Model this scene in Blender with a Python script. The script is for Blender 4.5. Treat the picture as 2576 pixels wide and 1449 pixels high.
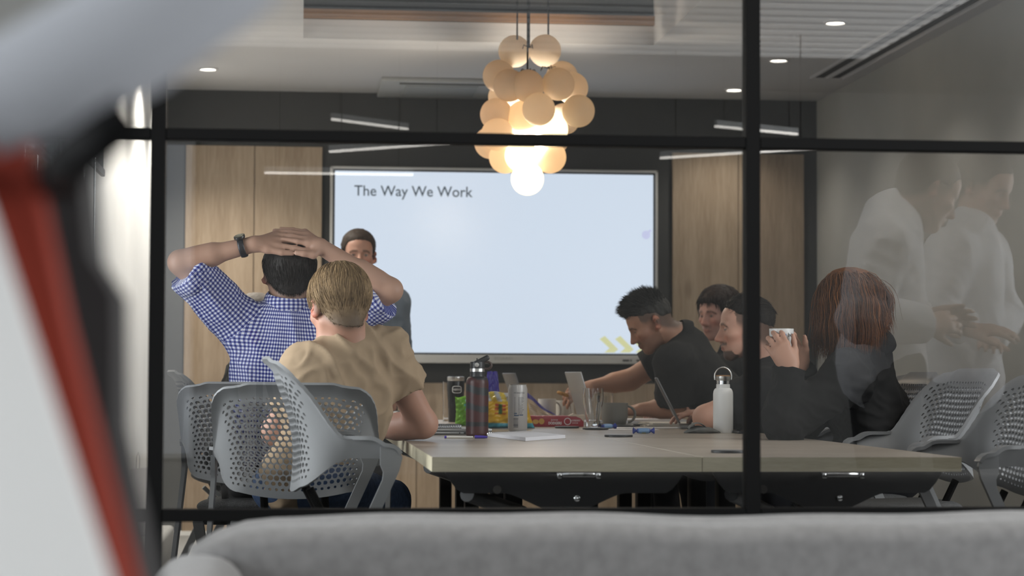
import bpy, bmesh, math, random
import numpy as np
from mathutils import Vector, Matrix

for o in list(bpy.data.objects):
    bpy.data.objects.remove(o, do_unlink=True)
scene = bpy.context.scene
COL = scene.collection
random.seed(7)
rng = np.random.default_rng(11)

# ------------------------------------------------------------------ camera
FPX, CX, CY = 5200.0, 1288.0, 724.5
EYE = np.array([0.0, 0.0, 0.93])
YAW, PITCH, ROLL = math.atan(531 / FPX), math.atan(227.5 / FPX), 0.0042
cF = np.array([math.sin(YAW) * math.cos(PITCH), math.cos(YAW) * math.cos(PITCH), math.sin(PITCH)])
r0 = np.array([math.cos(YAW), -math.sin(YAW), 0.0])
u0 = np.cross(r0, cF)
cR = r0 * math.cos(ROLL) + u0 * math.sin(ROLL)
cU = u0 * math.cos(ROLL) - r0 * math.sin(ROLL)
cam = bpy.data.cameras.new('camera')
cam.sensor_width = 36.0
cam.lens = 36.0 * FPX / 2576.0
cam.clip_start, cam.clip_end = 0.05, 200
cam.dof.use_dof = True
cam.dof.focus_distance = 6.9
cam.dof.aperture_fstop = 4.0
camo = bpy.data.objects.new('camera', cam)
COL.objects.link(camo)
camo.matrix_world = Matrix(((cR[0], cU[0], -cF[0], EYE[0]), (cR[1], cU[1], -cF[1], EYE[1]),
                            (cR[2], cU[2], -cF[2], EYE[2]), (0, 0, 0, 1)))
scene.camera = camo


def ray(px, py):
    return cF + cR * ((px - CX) / FPX) - cU * ((py - CY) / FPX)


def at(px, py, Y):
    d = ray(px, py)
    return EYE + d * (Y / d[1])


def atz(px, py, z):
    d = ray(px, py)
    return EYE + d * ((z - EYE[2]) / d[2])


def proj(p):
    q = np.asarray(p, float) - EYE
    z = q @ cF
    return (CX + FPX * (q @ cR) / z, CY - FPX * (q @ cU) / z)


# ------------------------------------------------------------------ world, lights, exposure
scene.view_settings.view_transform = 'Standard'
scene.view_settings.look = 'None'
scene.view_settings.gamma = 1.0
scene.view_settings.use_curve_mapping = False
scene.view_settings.exposure = 0.14
world = bpy.data.worlds.new('overcast_sky')
scene.world = world
world.use_nodes = True
world.node_tree.nodes['Background'].inputs[0].default_value = (0.75, 0.85, 1.0, 1)
world.node_tree.nodes['Background'].inputs[1].default_value = 0.6
scene.cycles.use_denoising = True
scene.cycles.transparent_max_bounces = 24
scene.cycles.max_bounces = 8
scene.cycles.caustics_reflective = False
scene.cycles.sample_clamp_indirect = 4.0


def area_light(name, loc, aim, sx, sy, watts, color=(1, 1, 1)):
    l = bpy.data.lights.new(name, 'AREA')
    l.shape = 'RECTANGLE'
    l.size, l.size_y, l.energy, l.color = sx, sy, watts, color
    o = bpy.data.objects.new(name, l)
    COL.objects.link(o)
    o.location = loc
    d = Vector(aim)
    o.rotation_euler = d.to_track_quat('-Z', 'Y').to_euler()
    return o


# daylight in the lounge windows behind the camera and at the lounge's left side
area_light('window_and_fill_light', (-2.05, -4.93, 1.45), (0, 1, 0), 2.7, 2.1, 9, (0.93, 0.97, 1.0))
area_light('window_and_fill_light', (-3.93, 0.6, 1.5), (1, 0, 0), 4.2, 2.0, 210, (0.93, 0.97, 1.0))
area_light('window_and_fill_light', (4.93, 0.0, 1.5), (-1, 0, 0), 4.6, 2.0, 240, (0.95, 0.98, 1.0))
# daylight in the meeting room's own side window (left wall, near the partition)
area_light('window_and_fill_light', (-0.83, 5.85, 1.22), (1, 0, 0), 2.05, 0.84, 52, (0.93, 0.97, 1.0))
# added fill lamp in an invented opening of the right wall, near the partition
area_light('window_and_fill_light', (3.20, 5.6, 1.6), (-1, 0, 0), 1.5, 1.7, 52, (0.95, 0.98, 1.0))

# ------------------------------------------------------------------ materials
MATS = {}


def nt(m):
    m.use_nodes = True
    return m.node_tree, m.node_tree.nodes['Principled BSDF']


def mat(name, color, rough=0.6, metal=0.0, spec=0.5, emit=None, es=0.0, bump=0.0, bscale=200.0, var=0.0, vscale=8.0,
        trans=0.0, ior=1.45, sheen=0.0, coat=0.0):
    if name in MATS:
        return MATS[name]
    m = bpy.data.materials.new(name)
    t, b = nt(m)
    b.inputs['Base Color'].default_value = (*color, 1)
    b.inputs['Roughness'].default_value = rough
    b.inputs['Metallic'].default_value = metal
    b.inputs['Specular IOR Level'].default_value = spec
    b.inputs['IOR'].default_value = ior
    if trans:
        b.inputs['Transmission Weight'].default_value = trans
    if sheen:
        b.inputs['Sheen Weight'].default_value = sheen
    if coat:
        b.inputs['Coat Weight'].default_value = coat
    if emit:
        b.inputs['Emission Color'].default_value = (*emit, 1)
        b.inputs['Emission Strength'].default_value = es
    tc = t.nodes.new('ShaderNodeTexCoord')
    if var:
        n = t.nodes.new('ShaderNodeTexNoise')
        n.inputs['Scale'].default_value = vscale
        n.inputs['Detail'].default_value = 6
        t.links.new(tc.outputs['Object'], n.inputs['Vector'])
        r = t.nodes.new('ShaderNodeValToRGB')
        r.color_ramp.elements[0].position, r.color_ramp.elements[1].position = 0.3, 0.7
        r.color_ramp.elements[0].color = (*[c * (1 - var) for c in color], 1)
        r.color_ramp.elements[1].color = (*[min(1, c * (1 + var)) for c in color], 1)
        t.links.new(n.outputs['Fac'], r.inputs['Fac'])
        t.links.new(r.outputs['Color'], b.inputs['Base Color'])
    if bump:
        n = t.nodes.new('ShaderNodeTexNoise')
        n.inputs['Scale'].default_value = bscale
        n.inputs['Detail'].default_value = 3
        t.links.new(tc.outputs['Object'], n.inputs['Vector'])
        bp = t.nodes.new('ShaderNodeBump')
        bp.inputs['Strength'].default_value = bump
        bp.inputs['Distance'].default_value = 0.002
        t.links.new(n.outputs['Fac'], bp.inputs['Height'])
        t.links.new(bp.outputs['Normal'], b.inputs['Normal'])
    MATS[name] = m
    return m


def wood(name, c1, c2, axis=2, rough=0.55, scale=9.0, knots=True):
    """light oak: stretched noise along one object axis + a few knots"""
    m = bpy.data.materials.new(name)
    t, b = nt(m)
    b.inputs['Roughness'].default_value = rough
    b.inputs['Specular IOR Level'].default_value = 0.35
    tc = t.nodes.new('ShaderNodeTexCoord')
    mp = t.nodes.new('ShaderNodeMapping')
    sc = [scale, scale, scale]
    sc[axis] = scale * 0.09
    mp.inputs['Scale'].default_value = sc
    t.links.new(tc.outputs['Object'], mp.inputs['Vector'])
    n1 = t.nodes.new('ShaderNodeTexNoise')
    n1.inputs['Scale'].default_value = 1.6
    n1.inputs['Detail'].default_value = 5
    n1.inputs['Distortion'].default_value = 0.6
    n2 = t.nodes.new('ShaderNodeTexNoise')
    n2.inputs['Scale'].default_value = 14.0
    n2.inputs['Detail'].default_value = 4
    t.links.new(mp.outputs['Vector'], n1.inputs['Vector'])
    t.links.new(mp.outputs['Vector'], n2.inputs['Vector'])
    mx = t.nodes.new('ShaderNodeMix')
    mx.inputs[0].default_value = 0.42
    t.links.new(n1.outputs['Fac'], mx.inputs[2])
    t.links.new(n2.outputs['Fac'], mx.inputs[3])
    r = t.nodes.new('ShaderNodeValToRGB')
    r.color_ramp.elements[0].position, r.color_ramp.elements[1].position = 0.36, 0.64
    r.color_ramp.elements[0].color, r.color_ramp.elements[1].color = (*c1, 1), (*c2, 1)
    t.links.new(mx.outputs[0], r.inputs['Fac'])
    out = r.outputs['Color']
    if knots:
        v = t.nodes.new('ShaderNodeTexVoronoi')
        v.inputs['Scale'].default_value = 1.0
        mp2 = t.nodes.new('ShaderNodeMapping')
        s2 = [3.2, 3.2, 3.2]
        s2[axis] = 1.3
        mp2.inputs['Scale'].default_value = s2
        mp2.inputs['Location'].default_value = (0.3, 0.1, 0.45)
        t.links.new(tc.outputs['Object'], mp2.inputs['Vector'])
        t.links.new(mp2.outputs['Vector'], v.inputs['Vector'])
        kr = t.nodes.new('ShaderNodeValToRGB')
        kr.color_ramp.elements[0].position, kr.color_ramp.elements[1].position = 0.02, 0.11
        kr.color_ramp.elements[0].color, kr.color_ramp.elements[1].color = (0.45, 0.4, 0.36, 1), (1, 1, 1, 1)
        t.links.new(v.outputs['Distance'], kr.inputs['Fac'])
        mm = t.nodes.new('ShaderNodeMix')
        mm.data_type = 'RGBA'
        mm.blend_type = 'MULTIPLY'
        mm.inputs[0].default_value = 0.8
        t.links.new(out, mm.inputs[6])
        t.links.new(kr.outputs['Color'], mm.inputs[7])
        out = mm.outputs[2]
    t.links.new(out, b.inputs['Base Color'])
    return m


def vcol_mat(name, rough=0.5, spec=0.4, sss=0.0, sheen=0.0, bump=0.0, bscale=300, attr='Col'):
    if name in MATS:
        return MATS[name]
    m = bpy.data.materials.new(name)
    t, b = nt(m)
    a = t.nodes.new('ShaderNodeAttribute')
    a.attribute_name = attr
    t.links.new(a.outputs['Color'], b.inputs['Base Color'])
    b.inputs['Roughness'].default_value = rough
    b.inputs['Specular IOR Level'].default_value = spec
    if sss:
        b.inputs['Subsurface Weight'].default_value = sss
        b.inputs['Subsurface Radius'].default_value = (0.012, 0.005, 0.003)
        b.inputs['Subsurface Scale'].default_value = 1.0
    if sheen:
        b.inputs['Sheen Weight'].default_value = sheen
    if bump:
        tc = t.nodes.new('ShaderNodeTexCoord')
        n = t.nodes.new('ShaderNodeTexNoise')
        n.inputs['Scale'].default_value = bscale
        t.links.new(tc.outputs['Object'], n.inputs['Vector'])
        bp = t.nodes.new('ShaderNodeBump')
        bp.inputs['Strength'].default_value = bump
        bp.inputs['Distance'].default_value = 0.002
        t.links.new(n.outputs['Fac'], bp.inputs['Height'])
        t.links.new(bp.outputs['Normal'], b.inputs['Normal'])
    MATS[name] = m
    return m


def pane_mat(name, tint, ior):
    """flat sheet of glass: transmits straight through, mirrors by Fresnel"""
    m = bpy.data.materials.new(name)
    m.use_nodes = True
    t = m.node_tree
    t.nodes.clear()
    out = t.nodes.new('ShaderNodeOutputMaterial')
    mix = t.nodes.new('ShaderNodeMixShader')
    fr = t.nodes.new('ShaderNodeFresnel')
    fr.inputs['IOR'].default_value = ior
    tr = t.nodes.new('ShaderNodeBsdfTransparent')
    tr.inputs[0].default_value = (*tint, 1)
    gl = t.nodes.new('ShaderNodeBsdfGlossy')
    gl.inputs['Roughness'].default_value = 0.0
    t.links.new(fr.outputs[0], mix.inputs[0])
    t.links.new(tr.outputs[0], mix.inputs[1])
    t.links.new(gl.outputs[0], mix.inputs[2])
    t.links.new(mix.outputs[0], out.inputs[0])
    return m


# ------------------------------------------------------------------ mesh building
class MB:
    def __init__(self):
        self.v, self.f = [], []

    def add(self, verts, faces):
        n = len(self.v)
        self.v += [tuple(map(float, p)) for p in verts]
        self.f += [tuple(i + n for i in fc) for fc in faces]
        return self

    def box(self, c, s, bev=0.0, seg=2, rot=None):
        bm = bmesh.new()
        bmesh.ops.create_cube(bm, size=1.0)
        for q in bm.verts:
            q.co = Vector((q.co.x * s[0], q.co.y * s[1], q.co.z * s[2]))
        if bev:
            bmesh.ops.bevel(bm, geom=list(bm.edges), offset=bev, segments=seg, profile=0.5, affect='EDGES')
        R = rot.to_3x3() if rot is not None else Matrix.Identity(3)
        bm.verts.index_update()
        vs = [R @ q.co + Vector(c) for q in bm.verts]
        fs = [[q.index for q in f.verts] for f in bm.faces]
        bm.free()
        return self.add(vs, fs)

    def lathe(self, prof, n=32, c=(0, 0, 0), cap=True):
        vs, fs = [], []
        m = len(prof)
        for i in range(n):
            a = 2 * math.pi * i / n
            for r, z in prof:
                vs.append((c[0] + r * math.cos(a), c[1] + r * math.sin(a), c[2] + z))
        for i in range(n):
            j = (i + 1) % n
            for k in range(m - 1):
                fs.append((i * m + k, j * m + k, j * m + k + 1, i * m + k + 1))
        if cap:
            if prof[0][0] > 1e-5:
                fs.append([i * m for i in range(n)][::-1])
            if prof[-1][0] > 1e-5:
                fs.append([i * m + m - 1 for i in range(n)])
        return self.add(vs, fs)

    def tube(self, pts, r, n=10, cap=True, closed=False):
        P = [np.asarray(p, float) for p in pts]
        rs = r if hasattr(r, '__len__') else [r] * len(P)
        vs, fs = [], []
        up = None
        for i, p in enumerate(P):
            a = P[i - 1] if (i > 0 or closed) else P[i]
            b = P[(i + 1) % len(P)] if (i < len(P) - 1 or closed) else P[i]
            t = b - a
            t = t / (np.linalg.norm(t) + 1e-12)
            if up is None:
                w = np.array([0, 0, 1.0]) if abs(t[2]) < 0.9 else np.array([1.0, 0, 0])
            else:
                w = up
            x = np.cross(w, t)
            x /= np.linalg.norm(x) + 1e-12
            up = np.cross(t, x)
            for k in range(n):
                a_ = 2 * math.pi * k / n
                vs.append(p + rs[i] * (math.cos(a_) * x + math.sin(a_) * up))
        L = len(P)
        for i in range(L if closed else L - 1):
            j = (i + 1) % L
            for k in range(n):
                q = (k + 1) % n
                fs.append((i * n + k, i * n + q, j * n + q, j * n + k))
        if cap and not closed:
            fs.append(list(range(n))[::-1])
            fs.append([(L - 1) * n + k for k in range(n)])
        return self.add(vs, fs)

    def strip(self, pts, w, th, wdir):
        """flat bar: rectangular section swept along pts, width along wdir"""
        P = [np.asarray(p, float) for p in pts]
        wd = np.asarray(wdir, float)
        wd /= np.linalg.norm(wd)
        ws = w if hasattr(w, '__len__') else [w] * len(P)
        vs, fs = [], []
        for i, p in enumerate(P):
            t = P[min(i + 1, len(P) - 1)] - P[max(i - 1, 0)]
            t /= np.linalg.norm(t)
            nn = np.cross(wd, t)
            nn /= np.linalg.norm(nn)
            for a, b in ((-.5, -.5), (.5, -.5), (.5, .5), (-.5, .5)):
                vs.append(p + wd * a * ws[i] + nn * b * th)
        for i in range(len(P) - 1):
            for k in range(4):
                q = (k + 1) % 4
                fs.append((i * 4 + k, i * 4 + q, i * 4 + 4 + q, i * 4 + 4 + k))
        fs.append((3, 2, 1, 0))
        e = (len(P) - 1) * 4
        fs.append((e, e + 1, e + 2, e + 3))
        return self.add(vs, fs)

    def prism(self, poly, h0, h1, fn):
        """polygon (a, b) extruded from h0 to h1; fn(a, b, h) -> xyz"""
        n = len(poly)
        vs = [fn(a, b, h0) for a, b in poly] + [fn(a, b, h1) for a, b in poly]
        fs = [list(range(n))[::-1], [n + i for i in range(n)]]
        for i in range(n):
            j = (i + 1) % n
            fs.append((i, j, n + j, n + i))
        return self.add(vs, fs)

    def grid(self, fn, nu, nv, closed_u=False):
        vs = [fn(i / (nu if closed_u else nu - 1), j / (nv - 1)) for i in range(nu) for j in range(nv)]
        fs = []
        for i in range(nu if closed_u else nu - 1):
            k = (i + 1) % nu
            for j in range(nv - 1):
                fs.append((i * nv + j, k * nv + j, k * nv + j + 1, i * nv + j + 1))
        return self.add(vs, fs)

    def ellipsoid(self, c, r, nu=20, nv=12):
        vs, fs = [], []
        for j in range(nv + 1):
            th = math.pi * j / nv
            for i in range(nu):
                a = 2 * math.pi * i / nu
                vs.append((c[0] + r[0] * math.sin(th) * math.cos(a), c[1] + r[1] * math.sin(th) * math.sin(a), c[2] + r[2] * math.cos(th)))
        for j in range(nv):
            for i in range(nu):
                k = (i + 1) % nu
                fs.append((j * nu + i, (j + 1) * nu + i, (j + 1) * nu + k, j * nu + k))
        return self.add(vs, fs)

    def mesh(self, name, smooth=True, angle=40):
        me = bpy.data.meshes.new(name)
        me.from_pydata(self.v, [], self.f)
        me.validate()
        bm = bmesh.new()
        bm.from_mesh(me)
        bmesh.ops.remove_doubles(bm, verts=bm.verts, dist=1e-6)
        bmesh.ops.recalc_face_normals(bm, faces=bm.faces)
        bm.to_mesh(me)
        bm.free()
        if smooth:
            me.shade_smooth()
            me.set_sharp_from_angle(angle=math.radians(angle))
        return me

    def build(self, name, m, parent=None, smooth=True, angle=40, loc=None):
        return link(name, self.mesh(name, smooth, angle), m, parent, loc)


def link(name, me, m, parent=None, loc=None):
    if m is not None:
        me.materials.clear()
        me.materials.append(m)
    o = bpy.data.objects.new(name, me)
    COL.objects.link(o)
    if parent is not None:
        o.parent = parent
    if loc is not None:
        o.location = loc
    return o


def tag(o, label=None, cat=None, group=None, kind=None):
    if label:
        o['label'] = label
    if cat:
        o['category'] = cat
    if group:
        o['group'] = group
    if kind:
        o['kind'] = kind
    return o


def thing(name, label, cat, loc=(0, 0, 0), rz=0.0, group=None, kind=None):
    o = bpy.data.objects.new(name, None)
    o.empty_display_size = 0.1
    COL.objects.link(o)
    o.location = [float(c) for c in loc]
    o.rotation_euler = (0, 0, rz)
    return tag(o, label, cat, group, kind)


def copy_tree(o, parent=None):
    c = o.copy()
    COL.objects.link(c)
    c.parent = parent
    for ch in o.children:
        copy_tree(ch, c)
    return c


def struct(name, mb, m, parent=None, smooth=False):
    o = mb.build(name, m, parent, smooth=smooth)
    if parent is None:
        o['kind'] = 'structure'
    return o


def text_mesh(name, s, size, m, parent, M, extrude=0.0004, align='LEFT', bold=0.0):
    """flat lettering; M maps the text plane (x right, y up, z out) to the parent's frame"""
    c = bpy.data.curves.new(name, 'FONT')
    c.body = s
    c.size = size
    c.extrude = extrude
    c.offset = bold
    c.align_x = align
    c.resolution_u = 4
    o = bpy.data.objects.new(name + '_tmp', c)
    COL.objects.link(o)
    dg = bpy.context.evaluated_depsgraph_get()
    me = bpy.data.meshes.new_from_object(o.evaluated_get(dg))
    bpy.data.objects.remove(o, do_unlink=True)
    bpy.data.curves.remove(c)
    me.transform(M)
    me.name = name
    return link(name, me, m, parent)


def basis(x, y, z, o):
    return Matrix(((x[0], y[0], z[0], o[0]), (x[1], y[1], z[1], o[1]), (x[2], y[2], z[2], o[2]), (0, 0, 0, 1)))

# ------------------------------------------------------------------ the place: measures (metres)
XL, XR = -0.81, 3.14            # meeting room side walls
YP, YB = 4.41, 12.38            # glass partition, back wall
ZC = 2.64                       # ceiling
LX0, LX1, LY0 = -4.0, 5.0, -5.0  # the lounge on the camera's side
TZ = 0.73                       # table top

M_white = mat('white_wall_paint', (0.84, 0.845, 0.84), 0.85, var=0.03, vscale=3)
M_grey = mat('grey_wall_paint', (0.40, 0.40, 0.385), 0.85, var=0.04, vscale=3)
M_dark = mat('charcoal_wall_paint', (0.042, 0.043, 0.043), 0.7, var=0.06, vscale=3)
M_mid = mat('slate_wall_paint', (0.11, 0.115, 0.118), 0.75, var=0.05, vscale=3)
M_ceil = mat('ceiling_paint', (0.54, 0.54, 0.545), 0.9, var=0.02, vscale=2)
M_black = mat('black_powder_coat', (0.005, 0.005, 0.005), 0.55, spec=0.08)
M_blackpl = mat('black_plastic', (0.016, 0.016, 0.017), 0.4)
M_carpet = mat('speckled_carpet', (0.30, 0.30, 0.295), 0.95, var=0.55, vscale=260, bump=0.6, bscale=400)
M_lfloor = mat('lounge_carpet', (0.16, 0.16, 0.165), 0.95, var=0.4, vscale=200)
M_panel = wood('oak_wall_panel', (0.285, 0.212, 0.145), (0.40, 0.313, 0.228), axis=2, scale=7)
M_top = wood('oak_table_top', (0.28, 0.235, 0.19), (0.39, 0.34, 0.285), axis=0, scale=10, rough=0.33, knots=False)
M_edge = wood('oak_edge_band', (0.52, 0.46, 0.32), (0.66, 0.59, 0.43), axis=0, scale=30, knots=False)
M_chrome = mat('chrome', (0.75, 0.75, 0.75), 0.12, 1.0)
M_steel = mat('brushed_steel', (0.62, 0.61, 0.59), 0.3, 1.0)
M_glassware = mat('drinking_glass', (1, 1, 1), 0.0, trans=1.0, ior=1.47)

struct('floor', MB().box(((XL + XR) / 2, (YP + YB) / 2, -0.05), (XR - XL + 0.4, YB - YP + 0.4, 0.1)), M_carpet)
struct('floor', MB().box(((LX0 + LX1) / 2, (LY0 + YP) / 2 - 0.1, -0.05), (LX1 - LX0 + 0.4, YP - LY0 - 0.2 + 0.2, 0.1)), M_lfloor)

# ceiling of the meeting room with a raised black coffer above the table
CFX0, CFX1, CFY0, CFY1, CFZ = 0.0, 1.79, 6.2, 10.42, 3.05
cb = MB()
cb.box(((XL + CFX0) / 2 - 0.1, (YP + YB) / 2, ZC + 0.05), (CFX0 - XL + 0.2, YB - YP + 0.2, 0.1))
cb.box(((XR + CFX1) / 2 + 0.1, (YP + YB) / 2, ZC + 0.05), (XR - CFX1 + 0.2, YB - YP + 0.2, 0.1))
cb.box(((CFX0 + CFX1) / 2, (YP + CFY0) / 2 - 0.05, ZC + 0.05), (CFX1 - CFX0, CFY0 - YP + 0.1, 0.1))
cb.box(((CFX0 + CFX1) / 2, (YB + CFY1) / 2 + 0.05, ZC + 0.05), (CFX1 - CFX0, YB - CFY1 + 0.1, 0.1))
ceil = struct('ceiling', cb, M_ceil)
cs = MB()
cs.box((CFX0 - 0.02, (CFY0 + CFY1) / 2, (ZC + 0.1 + CFZ) / 2), (0.04, CFY1 - CFY0, CFZ - ZC - 0.1))
cs.box((CFX1 + 0.02, (CFY0 + CFY1) / 2, (ZC + 0.1 + CFZ) / 2), (0.04, CFY1 - CFY0, CFZ - ZC - 0.1))
cs.build('coffer_side', M_ceil, ceil, smooth=False)
ce = MB()
ce.box(((CFX0 + CFX1) / 2, CFY0 - 0.02, (ZC + 0.1 + CFZ) / 2), (CFX1 - CFX0 + 0.08, 0.04, CFZ - ZC - 0.1))
ce.box(((CFX0 + CFX1) / 2, CFY1 + 0.02, (ZC + 0.1 + CFZ) / 2), (CFX1 - CFX0 + 0.08, 0.04, CFZ - ZC - 0.1))
ce.box(((CFX0 + CFX1) / 2, (CFY0 + CFY1) / 2, CFZ + 0.03), (CFX1 - CFX0 + 0.08, CFY1 - CFY0 + 0.08, 0.06))
ce.build('coffer_lining', mat('coffer_black', (0.02, 0.02, 0.02), 0.8), ceil, smooth=False)
# timber batten round the far side of the coffer
MB().box(((CFX0 + CFX1) / 2, CFY1 - 0.015, ZC + 0.125), (CFX1 - CFX0, 0.03, 0.045)).build('batten', wood('coffer_batten_oak', (0.22, 0.12, 0.06), (0.3, 0.17, 0.09), axis=0), ceil, smooth=False)
# linear slot diffuser beside the right wall
sd = MB()
for x in (2.86, 2.955, 3.05):
    sd.box((x, 8.9, ZC - 0.006), (0.016, 5.0, 0.012))
sd.build('slot_diffuser_frame', M_ceil, ceil, smooth=False)
sd = MB()
for x in (2.895, 2.92, 2.985, 3.01):
    sd.box((x, 8.9, ZC - 0.002), (0.02, 4.98, 0.004))
sd.build('slot_diffuser_gap', mat('diffuser_shadow', (0.06, 0.06, 0.06), 0.8), ceil, smooth=False)

# lounge ceiling, with hanging baffles seen as a reflection in the glass
lc = struct('ceiling', MB().box(((LX0 + LX1) / 2, (LY0 + YP) / 2, 2.95), (LX1 - LX0 + 0.4, YP - LY0, 0.1)), mat('lounge_ceiling_grey', (0.22, 0.22, 0.22), 0.9))

# ---- walls of the meeting room
wb = struct('wall_back', MB().box(((XL + XR) / 2, YB + 0.1, 1.4), (XR - XL + 0.4, 0.2, 2.9)), M_dark)
PX = lambda px: at(px, 700, YB)[0]
PZ = lambda py: at(1250, py, YB)[2]


def wall_panel(px0, px1, z0, z1, m=M_panel):
    x0, x1 = PX(px0), PX(px1)
    mb = MB().box(((x0 + x1) / 2 - x0, 0, 0), (x1 - x0 - 0.004, 0.03, z1 - z0), 0.002, 1)
    return mb.build('wood_panel', m, wb, smooth=False, loc=(x0, YB - 0.015, (z0 + z1) / 2))


ztop = PZ(378)
wall_panel(464, 638, 0.0, ztop)
wall_panel(638, 809, 0.0, ztop)
wall_panel(1689, 1855, 0.0, ztop)
wall_panel(1855, 2021, 0.0, ztop)
for a, b in ((838, 1050), (1050, 1241), (1241, 1450), (1450, 1660)):
    wall_panel(a, b, 0.0, PZ(964))
# slate-painted strip in the left corner
x0, x1 = XL, PX(462)
MB().box(((x0 + x1) / 2, YB - 0.004, ztop / 2), (x1 - x0, 0.008, ztop)).build('painted_strip', M_mid, wb, smooth=False)

wl = MB()
WY0, WY1, WZ0, WZ1 = 4.75, 7.80, 0.75, 2.25       # window in the left wall
wl.box((XL - 0.1, (YP + WY0) / 2, 1.4), (0.2, WY0 - YP, 2.9))
wl.box((XL - 0.1, (WY1 + YB) / 2, 1.4), (0.2, YB - WY1 + 0.2, 2.9))
wl.box((XL - 0.1, (WY0 + WY1) / 2, WZ0 / 2), (0.2, WY1 - WY0, WZ0))
wl.box((XL - 0.1, (WY0 + WY1) / 2, (WZ1 + 2.85) / 2), (0.2, WY1 - WY0, 2.85 - WZ1))
struct('wall_left', wl, M_white)
w1 = thing('window_1', 'dark framed window in the left wall beside the white wall', None, (XL, 0, 0))
w1['kind'] = 'structure'
fr = MB()
for y in (WY0, 6.95, WY1):
    fr.box((-0.06, y + (0.03 if y == WY0 else -0.03 if y == WY1 else 0), (WZ0 + WZ1) / 2), (0.08, 0.06, WZ1 - WZ0))
for z in (WZ0 + 0.03, WZ1 - 0.03):
    fr.box((-0.06, (WY0 + WY1) / 2, z), (0.08, WY1 - WY0, 0.06))
fr.build('window_frame', M_black, w1, smooth=False)
for a, b, gm in ((WY0 + 0.05, 6.93, pane_mat('clear_window_glass', (0.98, 0.98, 0.98), 1.5)), (6.97, WY1 - 0.05, mat('tinted_window_glass', (0.02, 0.022, 0.024), 0.05, spec=0.6))):
    MB().box((-0.08 if a > 6.5 else -0.005, (a + b) / 2, (WZ0 + WZ1) / 2), (0.008, b - a, WZ1 - WZ0 - 0.1)).build('pane', gm, w1, smooth=False)
rb = thing('roller_blind', 'pale roller blind pulled part way down over the left window', 'blind', (XL + 0.04, 6.3, 0))
MB().tube([(0.03, -1.5, 2.33), (0.03, 1.5, 2.33)], 0.035, 16).build('roller', M_white, rb)
MB().box((0.03, 0, 2.01), (0.004, 3.0, 0.62)).build('fabric', mat('blind_fabric', (0.36, 0.36, 0.35), 0.9), rb, smooth=False)
MB().box((0.03, 0, 1.69), (0.016, 3.02, 0.028), 0.004).build('bottom_bar', mat('blind_bar', (0.55, 0.55, 0.54), 0.4), rb)
for y in (0.62, 0.95):
    MB().tube([(0.055, y, 2.33), (0.055, y, 0.95)], 0.004, 6).build('bead_chain', mat('bead_chain_metal', (0.6, 0.6, 0.58), 0.3, 0.6), rb)

wr = MB()
RY0, RY1, RZ0, RZ1 = 4.80, 6.40, 0.72, 2.48       # opening made up in the right wall for the fill lamp
wr.box((XR + 0.1, (YP + RY0) / 2, 1.4), (0.2, RY0 - YP, 2.9))
wr.box((XR + 0.1, (RY1 + YB) / 2, 1.4), (0.2, YB - RY1 + 0.2, 2.9))
wr.box((XR + 0.1, (RY0 + RY1) / 2, RZ0 / 2), (0.2, RY1 - RY0, RZ0))
wr.box((XR + 0.1, (RY0 + RY1) / 2, (RZ1 + 2.85) / 2), (0.2, RY1 - RY0, 2.85 - RZ1))
struct('wall_right', wr, M_grey)
w5 = thing('window_5', None, None, (XR + 0.04, 0, 0))  # frame of the invented opening around the fill lamp
w5['kind'] = 'structure'
fr = MB()
for y in (RY0 + 0.025, RY1 - 0.025):
    fr.box((0, y, (RZ0 + RZ1) / 2), (0.07, 0.05, RZ1 - RZ0))
for z in (RZ0 + 0.025, RZ1 - 0.025):
    fr.box((0, (RY0 + RY1) / 2, z), (0.07, RY1 - RY0, 0.05))
fr.build('window_frame', M_black, w5, smooth=False)
struct('baseboard_back', MB().box(((XL + XR) / 2, YB - 0.02, 0.012), (XR - XL, 0.05, 0.024)), M_white)

# ---- glass partition: black steel grid with panes
wf = thing('wall_front', 'black steel glazing grid with clear glass panes behind the grey sofa', None, (0, YP, 0))
wf['kind'] = 'structure'
XM = [XL + 0.015, -0.302, 0.973, 2.248, XR - 0.015]
ZR = [0.02, 0.640, 1.443, ZC - 0.02]
for x in XM:
    MB().box((x, 0, ZC / 2), (0.031, 0.045, ZC), 0.002, 1).build('mullion', M_black, wf, smooth=False)
for z in ZR:
    for a, b in zip(XM[:-1], XM[1:]):
        MB().box(((a + b) / 2, 0, z), (b - a - 0.031, 0.04, 0.026 if z < 1 else 0.024), 0.002, 1).build('rail', M_black, wf, smooth=False)
G_clear = pane_mat('clear_pane', (0.985, 0.99, 0.985), 1.5)
G_film = pane_mat('filmed_pane', (0.86, 0.86, 0.855), 1.7)
for i, (a, b) in enumerate(zip(XM[:-1], XM[1:])):
    for z0, z1 in zip(ZR[:-1], ZR[1:]):
        MB().box(((a + b) / 2, 0, (z0 + z1) / 2), (b - a - 0.03, 0.006, z1 - z0 - 0.022)).build('glass_pane', G_film if i >= 2 else G_clear, wf, smooth=False)
sides = MB()
sides.box(((LX0 + XL) / 2 - 0.05, YP, 1.45), (XL - LX0 - 0.1, 0.12, 2.9))
sides.box(((LX1 + XR) / 2 + 0.05, YP, 1.45), (LX1 - XR - 0.1, 0.12, 2.9))
sides.box(((XL + XR) / 2, YP, (ZC + 2.9) / 2), (XR - XL + 0.2, 0.12, 2.9 - ZC))
for i_ in range(len(sides.v)):
    sides.v[i_] = (sides.v[i_][0], sides.v[i_][1] - YP, sides.v[i_][2])
sides.build('plaster_surround', M_white, wf, smooth=False)

# ---- lounge walls with their windows
M_lw = mat('lounge_wall_paint', (0.30, 0.30, 0.29), 0.85, var=0.03)


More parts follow.
